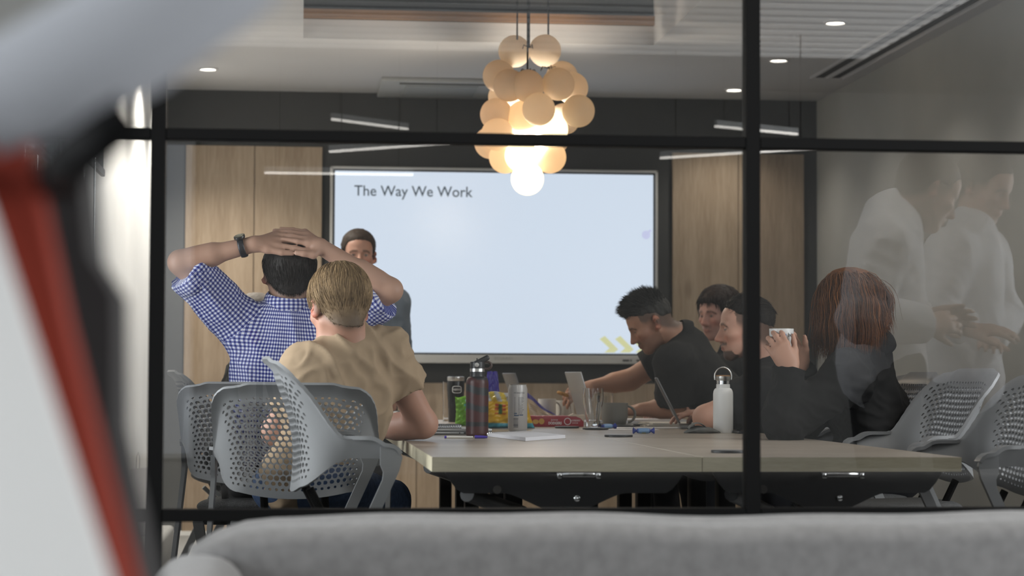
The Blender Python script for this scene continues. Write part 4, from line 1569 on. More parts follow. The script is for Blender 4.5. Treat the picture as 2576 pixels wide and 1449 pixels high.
p = atz(985, 1066, TZ)
for i in range(5):
    paper(p[0] + 0.01 * (i % 3), p[1] + 0.12 + 0.004 * i, 0.21, 0.28, 0.08 * (i - 2), ['lowest sheet', 'second sheet', 'third sheet', 'fourth sheet', 'top sheet'][i] + ' of the loose pile under the computer mouse', TZ + 0.0005 + 0.0045 * i, 0.003)
ms = thing('computer_mouse', 'dark computer mouse lying on the loose paper pile', 'mouse', (p[0] + 0.035, p[1] + 0.12, TZ + 0.0225), 0.9)
MB().grid(lambda u, v: (0.032 * math.cos(6.28318 * u) * math.cos(v * 1.5708), 0.055 * math.sin(6.28318 * u) * math.cos(v * 1.5708), 0.034 * math.sin(v * 1.5708)), 24, 8, True).build('shell', M_blackpl, ms)
MB().tube([(0, 0.03, 0.027), (0, 0.042, 0.019)], 0.004, 8).build('scroll_wheel', M_alud, ms)

# --- pen, notepad, chocolate bar wrapper
t, k = item('ballpoint_pen', 'clear ballpoint pen with violet cap lying by the notepad', 'pen', 1172, 1103)
L_ = 54 * k
MB().tube([(-L_ + 5 * k, 0, 0.0045), (18 * k, -0.004, 0.0045)], 0.0042, 8).build('barrel', mat('clear_pen_barrel', (0.6, 0.57, 0.52), 0.25), t)
MB().tube([(-20 * k, -0.0005, 0.0062), (20 * k, -0.004, 0.0062)], 0.0030, 6).build('refill', M_blackpl, t)
M_vio = mat('violet_plastic', (0.055, 0.03, 0.30), 0.35)
MB().tube([(22 * k, -0.004, 0.0055), (46 * k, -0.007, 0.0050), (54 * k, -0.008, 0.0045)], [0.0056, 0.0052, 0.003], 10).build('cap', M_vio, t)
MB().tube([(-L_, 0, 0.0045), (-L_ + 5 * k, 0, 0.0045)], 0.0044, 8).build('end_plug', M_vio, t)

pA, pB, pC = atz(1227, 1098, TZ), atz(1322, 1110, TZ), atz(1422, 1103, TZ)
nb = thing('notepad', 'open ring-bound white notepad in front of the drinks can', 'notepad', pB)
D3 = (pC - pB)
E3 = (pA - pB)
n1 = pA + pC - pB
q4 = [pB, pC, n1, pA]
mb = MB()
mb.prism([(v[0] - pB[0], v[1] - pB[1]) for v in q4], 0.001, 0.012, lambda a, b, h: (a, b, h))
mb.build('pages', mat('notepad_pages', (0.62, 0.61, 0.64), 0.7), nb, smooth=False)
mb = MB()
q5 = [(v[0] - pB[0], v[1] - pB[1]) for v in q4]
mb.prism(q5, 0.0, 0.001, lambda a, b, h: (a * 1.02, b * 1.02, h)).build('back_board', mat('grey_board', (0.30, 0.27, 0.25), 0.8), nb, smooth=False)
cme = MB().tube([(0.005 * math.cos(a), 0, 0.007 + 0.007 * math.sin(a)) for a in np.linspace(0, 2 * math.pi, 11)[:-1]], 0.0008, 5, closed=True).mesh('wire_coil')
cme.materials.append(M_chrome)
for i in range(22):
    o = bpy.data.objects.new('wire_coil', cme)
    COL.objects.link(o)
    o.parent = nb
    o.location = (E3[0] + D3[0] * (i + 0.5) / 22, E3[1] + D3[1] * (i + 0.5) / 22, 0)
t, k = item('chocolate_wrapper', 'flat brown chocolate wrapper lying under the drinks can', 'wrapper', 1287, 1091)
printed('wrapper_film', lambda u, v: ((u - 0.5) * 100 * k, (v - 0.4) * 0.11, 0.0012 + 0.0025 * abs(math.sin(17 * u + 5 * v)) * (1 - abs(2 * u - 1)) ** 0.3 * (0 if 0.32 < u < 0.9 and v > 0.2 else 1)), 40, 12, lambda u, v: (0.10, 0.045, 0.025) if (int(u * 9) % 2) else (0.16, 0.10, 0.07), M_foil, t)


# --- coasters
def coaster(px, py, w, label):
    t, k = item('coaster', label, 'coaster', px, py, group='round black coasters')
    r = w / 2 * k
    MB().lathe([(r * 0.96, 0), (r, 0.0015), (r, 0.006), (r * 0.97, 0.0075)], 36).build('disc', M_blackpl, t)
    MB().lathe([(r * 0.95, 0.0076), (0, 0.0078)], 36, cap=False).build('top_face', mat('coaster_top', (0.16, 0.16, 0.165), 0.35), t)


coaster(1832, 1139, 88, 'round coaster at the near table edge by the right mullion')
coaster(1556, 1099, 72, 'round black coaster in front of the grey mug')
coaster(1498, 1081, 66, 'round coaster under the waisted beer glass in front')
coaster(1426, 1077, 62, 'round black coaster in front of the biscuit packet')
coaster(1562, 1074, 76, 'round black coaster under the grey mug')


# --- twisted sweets in blue wrappers
def sweet(px, py, w, label, rz=0.0):
    t, k = item('wrapped_sweet', label, 'sweet', px, py, group='blue wrapped sweets', rz=rz)
    L2 = w / 2 * k

    def f(u, v):
        x = (2 * v - 1) * L2
        e = abs(2 * v - 1)
        if e < 0.68:
            r_ = 0.011 * (1 - 0.35 * (e / 0.68) ** 4)
        else:
            r_ = 0.0045 + 0.010 * ((e - 0.68) / 0.32)
        a = 6.28318 * u
        return (x, r_ * math.cos(a) * 1.0, 0.0105 + r_ * math.sin(a) * (0.9 if e < 0.68 else 0.8) * (1 + 0.15 * math.sin(5 * a) * (e > 0.68)))

    def c(u, v):
        e = abs(2 * v - 1)
        if e > 0.62:
            return (0.03, 0.05, 0.26)
        return (0.28, 0.30, 0.10) if (0.6 < u < 0.8 and e < 0.22) else (0.17, 0.30, 0.50) if e < 0.5 else (0.05, 0.10, 0.36)
    printed('wrapper', f, 24, 40, c, M_foil, t, True)


sweet(1619, 1091, 54, 'blue wrapped sweet lying alone in front of the laptop')
sweet(1528, 1079, 46, 'blue wrapped sweet leaning by the foot of the beer glass', 0.4)

# --- papers and pens near the grey mug, documents before the laptop
pa = atz(1560, 1081, TZ)
paper(pa[0], pa[1] + 0.03, 0.30, 0.12, 0.0, 'white paper sheet in front of the grey mug')
pa = atz(1640, 1078, TZ)
paper(pa[0], pa[1] + 0.10, 0.29, 0.20, 0.05, 'white paper sheet left of the edge-on laptop')
pa = atz(1690, 1076, TZ)
for i in range(3):
    paper(pa[0] + 0.012 * i, pa[1] + 0.2, 0.20, 0.25, 0.03 * i, ['bottom', 'middle', 'top'][i] + ' document of the small stack beside the laptop hinge', TZ + 0.001 + 0.006 * i, 0.005, m=mat('cream_paper', (0.58, 0.54, 0.48), 0.8))
pa = atz(1640, 1062, TZ)
paper(pa[0], pa[1] + 0.1, 0.32, 0.22, 0.0, 'stacked papers under the spiky-haired man\'s forearm', TZ + 0.001, 0.012)
for px_, py_, w, lb in ((1622, 1073, 60, 'black pen beside the grey mug'), (1600, 1071, 36, 'grey marker pen beside the grey mug')):
    t, k = item('pen', lb, 'pen', px_, py_)
    MB().tube([(-w / 2 * k, 0, 0.0055), (w / 2 * k, 0.01, 0.0055)], 0.005, 8).build('barrel', M_blackpl if w > 50 else M_alud, t)
    MB().tube([(-w / 2 * k - 0.012, -0.0022, 0.0055), (-w / 2 * k, 0, 0.0055)], [0.001, 0.004], 8).build('tip', M_steel, t)

# --- soft grey glasses pouch beside the white bottle
t, k = item('glasses_pouch', 'soft grey felt pouch crumpled beside the white bottle', 'pouch', 1766, 1090)
M_felt = mat('grey_felt', (0.17, 0.17, 0.16), 0.95, bump=0.6, bscale=600, var=0.15, vscale=60)


def pouch(u, v):
    a = 6.28318 * u
    x = (-47 + 95 * v) * k
    w = 0.001 + 0.035 * math.sin(math.pi * min(1, v * 1.02)) ** 0.7
    hgt = (2 + 20 * math.sin(math.pi * v) ** 0.8 * (1 - 0.35 * v)) * k
    z = hgt * (0.5 + 0.5 * math.sin(a)) + 0.002 * math.sin(11 * v + 3 * a)
    return (x, w * math.cos(a) + 0.004 * math.sin(9 * v), max(z, 0.0008))


MB().grid(pouch, 28, 26, True).build('pouch_body', M_felt, t, angle=50)
MB().grid(lambda u, v: ((-38 + 48 * u) * k, -0.034 + 0.05 * v, (9 + 14 * math.sin(math.pi * u) ** 0.7 + 3 * math.sin(3 * v)) * k + 0.003), 16, 6).build('pouch_flap', M_felt, t)
t, k = item('phone', 'thin phone lying behind the right mullion next to the white bottle', 'phone', 1872, 1090)
MB().box((0, 0, 0.0045), (0.075, 0.15, 0.009), 0.003).build('phone_body', M_blackpl, t)
MB().box((0, 0, 0.0093), (0.070, 0.145, 0.0006)).build('phone_screen', mat('dark_screen_glass', (0.02, 0.02, 0.02), 0.08), t, smooth=False)

# ------------------------------------------------------------------ people: bodies are grown as one implicit surface and meshed
def nz(v):
    v = np.asarray(v, float)
    return v / (np.linalg.norm(v) + 1e-12)


class Field:
    def __init__(self):
        self.p = []

    def cap(self, a, b, ra, rb=None, k=0.02, cut=None, sub=False):
        a, b = np.asarray(a, float), np.asarray(b, float)
        rb = ra if rb is None else rb
        R = max(ra, rb)
        lo, hi = np.minimum(a, b) - R, np.maximum(a, b) + R

        def f(X, Y, Z):
            ab = b - a
            L2 = float(ab @ ab) + 1e-12
            x, y, z = X - a[0], Y - a[1], Z - a[2]
            t = np.clip((x * ab[0] + y * ab[1] + z * ab[2]) / L2, 0, 1)
            d = np.sqrt((x - t * ab[0]) ** 2 + (y - t * ab[1]) ** 2 + (z - t * ab[2]) ** 2) - (ra + (rb - ra) * t)
            if cut is not None:
                c, n = cut
                d = np.maximum(d, (X - c[0]) * n[0] + (Y - c[1]) * n[1] + (Z - c[2]) * n[2])
            return d
        self.p.append((lo, hi, f, k, sub))
        return self

    def ell(self, c, r, axes=None, k=0.02, sub=False):
        c = np.asarray(c, float)
        A = np.eye(3) if axes is None else np.asarray(axes, float)   # rows = axes
        r = np.asarray(r, float)
        ext = np.sqrt(((A * r[:, None]) ** 2).sum(0))

        def f(X, Y, Z):
            x, y, z = X - c[0], Y - c[1], Z - c[2]
            q = [(x * A[i, 0] + y * A[i, 1] + z * A[i, 2]) for i in range(3)]
            k0 = np.sqrt(sum((q[i] / r[i]) ** 2 for i in range(3)))
            k1 = np.sqrt(sum((q[i] / (r[i] ** 2)) ** 2 for i in range(3))) + 1e-9
            return k0 * (k0 - 1.0) / k1
        self.p.append((c - ext, c + ext, f, k, sub))
        return self

    def custom(self, lo, hi, f, k=0.001, sub=False):
        self.p.append((np.asarray(lo, float), np.asarray(hi, float), f, k, sub))
        return self

    def mesh(self, h, grow=0.0, iters=2, clip=None):
        add = [q for q in self.p if not q[4]]
        lo = np.min([q[0] for q in add], 0) - grow - 3 * h
        hi = np.max([q[1] for q in add], 0) + grow + 3 * h
        n = np.ceil((hi - lo) / h).astype(int) + 1
        D = np.full(n, 1.0, np.float32)
        ax = [(lo[i] + h * np.arange(n[i])).astype(np.float32) for i in range(3)]
        for plo, phi, f, k, sub in self.p:
            m = max(k, 0) + grow + 3 * h
            i0 = np.clip(np.floor((plo - m - lo) / h).astype(int), 0, n)
            i1 = np.clip(np.ceil((phi + m - lo) / h).astype(int) + 1, 0, n)
            if np.any(i1 <= i0):
                continue
            sl = tuple(slice(i0[i], i1[i]) for i in range(3))
            d = f(ax[0][sl[0]][:, None, None], ax[1][sl[1]][None, :, None], ax[2][sl[2]][None, None, :]).astype(np.float32)
            a = D[sl]
            if sub:
                d = -d
                hh = np.maximum(k - np.abs(a - d), 0) / max(k, 1e-6)
                D[sl] = np.maximum(a, d) + hh * hh * k * 0.25
            else:
                hh = np.maximum(k - np.abs(a - d), 0) / max(k, 1e-6)
                D[sl] = np.minimum(a, d) - hh * hh * k * 0.25
        if grow:
            D -= grow
        if clip is not None:
            D = np.maximum(D, clip(ax[0][:, None, None], ax[1][None, :, None], ax[2][None, None, :]).astype(np.float32))
        V, Q = surface_nets(D, lo, h)
        return relax(V, Q, iters)


def surface_nets(D, lo, h):
    S = D < 0
    c = S[:-1, :-1, :-1].astype(np.int8)
    cnt = np.zeros_like(c)
    for i in (0, 1):
        for j in (0, 1):
            for k in (0, 1):
                cnt += S[i:S.shape[0] - 1 + i, j:S.shape[1] - 1 + j, k:S.shape[2] - 1 + k]
    act = (cnt > 0) & (cnt < 8)
    I = np.argwhere(act)
    idx = np.full(act.shape, -1, np.int32)
    idx[act] = np.arange(len(I), dtype=np.int32)
    P = np.zeros((len(I), 3))
    C = np.zeros(len(I))
    corner = [(i, j, k) for i in (0, 1) for j in (0, 1) for k in (0, 1)]
    vals = {cc: D[I[:, 0] + cc[0], I[:, 1] + cc[1], I[:, 2] + cc[2]] for cc in corner}
    for a in corner:
        for axn in range(3):
            if a[axn]:
                continue
            b = list(a)
            b[axn] = 1
            va, vb = vals[a], vals[tuple(b)]
            m = (va < 0) != (vb < 0)
            t = va[m] / (va[m] - vb[m])
            q = np.tile(np.array(a, float), (m.sum(), 1))
            q[:, axn] = t
            P[m] += q
            C[m] += 1
    V = lo + h * (I + P / C[:, None])
    quads = []
    for axn in range(3):
        o1, o2 = [(1, 2), (2, 0), (0, 1)][axn]
        n = D.shape
        sl0 = [slice(0, n[i]) for i in range(3)]
        sl1 = [slice(0, n[i]) for i in range(3)]
        sl0[axn], sl1[axn] = slice(0, n[axn] - 1), slice(1, n[axn])
        for q in (o1, o2):
            sl0[q] = slice(1, n[q] - 1)
            sl1[q] = slice(1, n[q] - 1)
        A, B = S[tuple(sl0)], S[tuple(sl1)]
        E = np.argwhere(A != B)
        if not len(E):
            continue
        flip = A[E[:, 0], E[:, 1], E[:, 2]]
        E[:, o1] += 1
        E[:, o2] += 1

        def cell(d1, d2):
            e = E.copy()
            e[:, o1] -= d1
            e[:, o2] -= d2
            return idx[e[:, 0], e[:, 1], e[:, 2]]
        q = np.stack([cell(1, 1), cell(0, 1), cell(0, 0), cell(1, 0)], 1)
        q[~flip] = q[~flip][:, ::-1]
        quads.append(q)
    Q = np.concatenate(quads)
    return V, Q[(Q >= 0).all(1)]


def relax(V, Q, iters, lam=0.5):
    if iters <= 0:
        return V, Q
    e = np.concatenate([Q[:, [0, 1]], Q[:, [1, 2]], Q[:, [2, 3]], Q[:, [3, 0]]])
    e = np.concatenate([e, e[:, ::-1]])
    cnt = np.bincount(e[:, 0], minlength=len(V)).astype(float)
    for it in range(iters):
        for mu in (lam, -lam * 1.04):
            s = np.stack([np.bincount(e[:, 0], V[e[:, 1], i], len(V)) for i in range(3)], 1)
            V = V + mu * (s / np.maximum(cnt, 1)[:, None] - V)
    return V, Q


def vnormals(V, Q):
    n = np.cross(V[Q[:, 2]] - V[Q[:, 0]], V[Q[:, 3]] - V[Q[:, 1]])
    N = np.zeros_like(V)
    for i in range(4):
        for a in range(3):
            N[:, a] += np.bincount(Q[:, i], n[:, a], len(V))
    return N / (np.linalg.norm(N, axis=1, keepdims=True) + 1e-12)


def np_mesh(name, V, F, m, parent, cols=None, smooth=True):
    me = bpy.data.meshes.new(name)
    nv, nf, k = len(V), len(F), F.shape[1]
    me.vertices.add(nv)
    me.vertices.foreach_set('co', np.ascontiguousarray(V, np.float32).ravel())
    me.loops.add(nf * k)
    me.loops.foreach_set('vertex_index', np.ascontiguousarray(F, np.int32).ravel())
    me.polygons.add(nf)
    me.polygons.foreach_set('loop_start', np.arange(0, nf * k, k, dtype=np.int32))
    me.polygons.foreach_set('loop_total', np.full(nf, k, np.int32))
    me.update(calc_edges=True)
    me.validate()
    if smooth:
        me.shade_smooth()
    if cols is not None:
        color_attr(me, cols)
    return link(name, me, m, parent)


def wave_noise(P, f, seed=0, n=5):
    r = np.random.default_rng(seed)
    out = np.zeros(len(P))
    for i in range(n):
        d = nz(r.normal(size=3)) * f * (0.7 + 0.9 * r.random())
        ph = r.random() * 6.28
        w = nz(r.normal(size=3)) * f * 0.6
        out += np.sin(P @ d + ph + 1.3 * np.sin(P @ w + ph * 2))
    return out / n


def sstep(x, a, b):
    t = np.clip((x - a) / (b - a), 0, 1)
    return t * t * (3 - 2 * t)


# ---- head: local frame x = its right, y = forwards, z = up; origin between the ears
def head_axes(f, u):
    f = nz(f)
    r = nz(np.cross(f, u))
    u = np.cross(r, f)
    return np.array([r, f, u])


class Head:
    def __init__(self, c, f, u=(0, 0, 1), s=1.0):
        self.c, self.A, self.s = np.asarray(c, float), head_axes(f, u), s

    def w(self, p):
        return self.c + (np.asarray(p, float) * self.s) @ self.A

    def loc(self, P):
        return ((P - self.c) @ self.A.T) / self.s

    def add_to(self, F, neck, nose=0.0, jaw=1.0, female=False):
        s, A, w = self.s, self.A, self.w

        def E(c, r, k=0.018, sub=False):
            F.ell(w(c), np.array(r) * s, A, k * s, sub)

        def C(a, b, ra, rb, k=0.015, sub=False):
            F.cap(w(a), w(b), ra * s, rb * s, k * s, None, sub)
        E((0, -0.018, 0.030), (0.075, 0.095, 0.084))
        E((0, 0.044, 0.034), (0.058, 0.043, 0.052), 0.03)
        E((0, 0.040, -0.030), (0.056, 0.047, 0.062), 0.03)
        E((0, 0.034, -0.075), (0.046 * jaw, 0.046, 0.038), 0.03)
        E((0, 0.070, -0.102), (0.021, 0.017, 0.017), 0.022)
        for q in (-1, 1):
            C((q * 0.054 * jaw, -0.008, -0.050), (q * 0.020, 0.060, -0.104), 0.015, 0.014, 0.025)
            E((q * 0.044, 0.055, -0.024), (0.021, 0.024, 0.017), 0.02)
            C((q * 0.012, 0.086, 0.016), (q * 0.044, 0.071, 0.015), 0.0085, 0.0075, 0.012)
        for q in (-1, 1):
            E((q * 0.031, 0.094, -0.002), (0.019, 0.016, 0.0125), 0.014, True)
        for q in (-1, 1):
            E((q * 0.031, 0.071, -0.003), (0.0135, 0.0125, 0.0125), 0.003)
        C((0, 0.085, 0.008), (0, 0.108 + 0.006 * nose, -0.036), 0.0072, 0.0098, 0.010)
        E((0, 0.107 + 0.005 * nose, -0.039), (0.0105, 0.0105, 0.009), 0.008)
        E((0, 0.091, -0.032), (0.0115, 0.016, 0.017), 0.008)
        for q in (-1, 1):
            E((q * 0.0115, 0.092, -0.043), (0.008, 0.011, 0.0075), 0.006)
        C((-0.018, 0.084, -0.066), (0.018, 0.084, -0.066), 0.0065, 0.0065, 0.010)
        E((0, 0.090, -0.0655), (0.016, 0.008, 0.0055), 0.006)
        E((0, 0.088, -0.0775), (0.016, 0.008, 0.006), 0.006)
        C((-0.021, 0.097, -0.0715), (0.021, 0.097, -0.0715), 0.0022, 0.0022, 0.004, True)
        for q in (-1, 1):
            ea = np.array([nz(np.array((q * 0.86, -0.5, 0))), nz(np.array((q * 0.5, 0.84, 0.2))), nz(np.array((-q * 0.05, -0.25, 0.95)))])
            eaw = np.array([v @ A for v in ea])
            F.ell(w((q * 0.083, -0.018, -0.010)), np.array((0.0075, 0.022, 0.034)) * s, eaw, 0.006 * s)
            F.ell(w((q * 0.091, -0.010, -0.008)), np.array((0.006, 0.011, 0.018)) * s, eaw, 0.004 * s, True)
            F.ell(w((q * 0.076, -0.004, -0.034)), np.array((0.007, 0.009, 0.012)) * s, A, 0.006 * s)
        nk = 0.050 if female else 0.056
        F.cap(w((0, -0.030, -0.045)), np.asarray(neck, float), nk * s, nk * s * 1.06, 0.03)

    def colour(self, P, N, skin, lips=(0.32, 0.10, 0.08), brow=(0.03, 0.02, 0.015), hair=None, hairline=None, stubble=0.0, beard=None, iris=(0.03, 0.03, 0.03), ear_red=0.5):
        L = self.loc(P)
        n = len(P)
        col = np.tile(np.array(skin), (n, 1))
        mott = wave_noise(P, 70, 3)
        col *= (1 + 0.05 * mott)[:, None]
        x, y, z = L[:, 0], L[:, 1], L[:, 2]
        near = (np.abs(x) < 0.1) & (np.abs(y) < 0.125) & (z > -0.14) & (z < 0.14)

        def mixin(w, c):
            w = (np.clip(w, 0, 1) * near)[:, None]
            col[:] = col * (1 - w) + np.array(c) * w
        red = np.array(skin) * np.array((1.08, 0.62, 0.55))
        mixin(ear_red * sstep(np.abs(x), 0.072, 0.084) * (np.abs(y + 0.012) < 0.04), red)
        mixin(0.45 * np.exp(-((np.abs(x) - 0.04) ** 2 + (z + 0.035) ** 2) / 0.0004) * (y > 0.02), red)
        mixin(0.45 * np.exp(-((x) ** 2 + (z + 0.04) ** 2) / 0.00025) * (y > 0.09), red)
        mixin(0.75 * sstep(0.0215 - np.abs(x), 0, 0.005) * np.exp(-((z + 0.072) ** 2) / 0.00007) * (y > 0.083), lips)
        if stubble:
            jawm = sstep(-z, 0.035, 0.06) * (y > -0.01) + np.exp(-((z + 0.055) ** 2) / 0.00008) * (y > 0.08)
            mixin(stubble * jawm, np.array(skin) * 0.45)
        if beard is not None:
            mo = np.exp(-((z + 0.057) ** 2) / 0.00006) * (np.abs(x) < 0.034) * (y > 0.066)
            go = sstep(-z, 0.080, 0.088) * (y > 0.035) * (np.abs(x) < 0.046)
            jl = sstep(-z - 0.9 * y, 0.06, 0.075) * (y < 0.06) * (z < -0.05) * (y > -0.02)
            mixin(0.9 * mo + 0.92 * go + 0.75 * jl, beard)
        ez = z + 0.003
        ex = np.abs(x) - 0.031
        eye = (ex ** 2 / 0.0125 ** 2 + ez ** 2 / 0.0036 ** 2)
        mixin((eye < 1.0) * (y > 0.06) * 1.0, (0.22, 0.19, 0.17))
        mixin((((ex) ** 2 + (ez) ** 2) < 0.0056 ** 2) * (y > 0.06) * 1.0, iris)
        mixin(0.4 * ((eye > 1.0) & (eye < 1.9)) * (y > 0.06), np.array(skin) * 0.35)
        bz = 0.0185 - 1.6 * np.maximum(np.abs(x) - 0.035, 0) ** 1.2
        mixin(0.85 * np.exp(-((z - bz) ** 2) / 0.000022) * (np.abs(x) > 0.012) * (np.abs(x) < 0.052) * (y > 0.05), brow)
        if hair is not None and hairline is not None:
            zl = hairline(L)
            kk = np.sqrt((x / 0.078) ** 2 + ((y + 0.018) / 0.099) ** 2 + ((z - 0.03) / 0.089) ** 2)
            mixin(0.75 * sstep(z - zl, -0.028, 0.004) * ((kk < 1.035) | (z < 0.0)), hair)
        return np.clip(col, 0, 1)


def hairline_short(L, front=0.066, nape=-0.082):
    y = L[:, 1] if L.ndim == 2 else L[1]
    return np.interp(y, [-0.12, -0.09, -0.055, -0.03, 0.0, 0.022, 0.036, 0.052, 0.075, 0.1], [nape, nape, nape + 0.02, -0.030, 0.022, 0.018, 0.030, front - 0.012, front, front + 0.004])


def hair_cap(H, hairline, thick, h=0.005, puff=None, noise=0.002, seed=0, taper=0.05):
    """solid cap over the cranium down to the hairline; thick(y, z) in metres"""
    F = Field()
    A, s = H.A, H.s
    r = np.array((0.078, 0.098, 0.087))

    def f(X, Y, Z):
        x, y, z = X - H.c[0], Y - H.c[1], Z - H.c[2]
        q = [(x * A[i, 0] + y * A[i, 1] + z * A[i, 2]) / s for i in range(3)]
        qy, qz = q[1] + 0.018, q[2] - 0.030
        g = np.stack([a.ravel() for a in q], 1)
        zl = hairline(g).reshape(q[2].shape)
        up_ = np.clip((q[2] - zl) / taper, 0, 1)
        th = (thick(q[0], q[1], q[2]) + 0.004) * np.sqrt(up_) * (2 - np.sqrt(up_)) - 0.004
        zz = np.where(qz < 0, qz * 0.93, qz)
        k0 = np.sqrt((q[0] / (r[0] + th)) ** 2 + (qy / (r[1] + th)) ** 2 + (zz / (r[2] + th)) ** 2)
        k1 = np.sqrt((q[0] / (r[0] + th) ** 2) ** 2 + (qy / (r[1] + th) ** 2) ** 2 + (zz / (r[2] + th) ** 2) ** 2) + 1e-9
        d = k0 * (k0 - 1) / k1
        tt = np.clip((-0.03 - q[2]) / 0.07, 0, 1)
        dn = np.sqrt(q[0] ** 2 + (q[1] + 0.030 + 0.006 * tt) ** 2 + (q[2] + 0.03 + 0.07 * tt) ** 2) - (0.0575 + th)
        hs = np.maximum(0.03 - np.abs(d - dn), 0) / 0.03
        d = np.minimum(d, dn) - hs * hs * 0.03 * 0.25
        return np.maximum(d, (zl - q[2]) * 0.7) * s
    m = 0.16 * s
    F.custom(H.c - m, H.c + m, f)
    V, Q = F.mesh(h, 0, 2)
    N = vnormals(V, Q)
    V = V + N * (noise * wave_noise(V, 260, seed + 1)[:, None])
    return V, Q, N


def strands(roots, dirs, lens, rad, seg=4, droop=0.0, curl=0.0, seed=0, centre=None, keep=None):
    """tapered three-sided strands; returns V, quads"""
    r = np.random.default_rng(seed)
    n = len(roots)
    P = np.zeros((n, seg + 1, 3))
    P[:, 0] = roots
    d = dirs / (np.linalg.norm(dirs, axis=1, keepdims=True) + 1e-9)
    cv = r.normal(size=(n, 3)) * curl
    for i in range(seg):
        d = d + np.array((0, 0, -droop)) + cv * math.sin(1.5 * i + 0.5)
        d = d / (np.linalg.norm(d, axis=1, keepdims=True) + 1e-9)
        P[:, i + 1] = P[:, i] + d * (lens / seg)[:, None]
        if keep is not None:
            P[:, i + 1] = keep(P[:, i + 1])
    V = np.zeros((n, seg + 1, 3, 3))
    side = np.cross(d, r.normal(size=(n, 3)))
    side /= np.linalg.norm(side, axis=1, keepdims=True) + 1e-9
    up = np.cross(side, d)
    for i in range(seg + 1):
        w = rad * (1 - 0.85 * (i / seg) ** 1.5)
        for k in range(3):
            a = 2.0944 * k
            V[:, i, k] = P[:, i] + (math.cos(a) * side + math.sin(a) * up) * (w[:, None] if hasattr(w, '__len__') else w)
    base = (np.arange(n) * (seg + 1) * 3)[:, None, None]
    qi = []
    for i in range(seg):
        for k in range(3):
            q = (k + 1) % 3
            qi.append([i * 3 + k, i * 3 + q, (i + 1) * 3 + q, (i + 1) * 3 + k])
    Q = (base + np.array(qi)[None]).reshape(-1, 4)
    return V.reshape(-1, 3), Q


M_hair = vcol_mat('hair', 0.6, 0.18, bump=0.0)
M_skin = vcol_mat('skin', 0.5, 0.35, sss=0.08)


def make_hair(H, root, hairline, thick, col, col2=None, n=1800, length=0.03, rad=0.0011, flow=None, droop=0.25, seed=1, noise=0.002, lift=0.25, curl=0.05, h=0.005, tipcol=None, colfn=None, hug=0.0, taper=0.05):
    V, Q, N = hair_cap(H, hairline, thick, h, noise=noise, seed=seed, taper=taper)
    r = np.random.default_rng(seed)
    col, col2 = np.array(col), np.array(col2 if col2 is not None else col)
    L = H.loc(V)
    w = 0.5 + 0.5 * wave_noise(L * np.array((1, 1, 0.35)), 240, seed + 5)
    C = col * (1 - w[:, None]) + col2 * w[:, None]
    if colfn is not None:
        C = colfn(L, C)
    pick = r.integers(0, len(V), n)
    roots = V[pick] - N[pick] * 0.002
    Lr = L[pick]
    if flow is None:
        fl = np.stack([Lr[:, 0] * 2, -0.4 + 0 * Lr[:, 0], -0.8 + 0 * Lr[:, 0]], 1)
    else:
        fl = flow(Lr)
    d = fl @ H.A
    d = d - N[pick] * np.sum(d * N[pick], 1, keepdims=True)
    d = d / (np.linalg.norm(d, axis=1, keepdims=True) + 1e-9)
    lf = lift(Lr) if callable(lift) else lift
    d = d + N[pick] * (lf[:, None] if hasattr(lf, '__len__') else lf) + r.normal(size=(n, 3)) * 0.12
    ln = (length(Lr) if callable(length) else np.full(n, length)) * (0.7 + 0.6 * r.random(n))
    kp = None
    if hug:
        rr_ = np.array((0.078, 0.098, 0.087)) + hug
        c0 = np.array((0, -0.018, 0.030))

        def kp(P_):
            q = H.loc(P_) - c0
            k_ = np.sqrt(((q / rr_) ** 2).sum(1))
            low = q[:, 2] < -0.06
            f_ = np.where((k_ > 1) & ~low, (1 + (k_ - 1) * 0.15) / np.maximum(k_, 1e-6), 1.0)
            return H.c + ((c0 + q * f_[:, None]) * H.s) @ H.A
    SV, SQ = strands(roots, d, ln, rad, 5, droop, curl, seed, keep=kp)
    per = len(SV) // n
    rc = r.random(n)[:, None]
    cs = (col * (1 - rc) + col2 * rc) * (0.8 + 0.5 * r.random((n, 1)))
    if colfn is not None:
        cs = colfn(Lr, cs)
    C = np.concatenate([C, np.repeat(cs, per, 0)])
    return np_mesh('hair', np.concatenate([V, SV]) - np.array(root.location), np.concatenate([Q, SQ + len(V)]), M_hair, root, C)


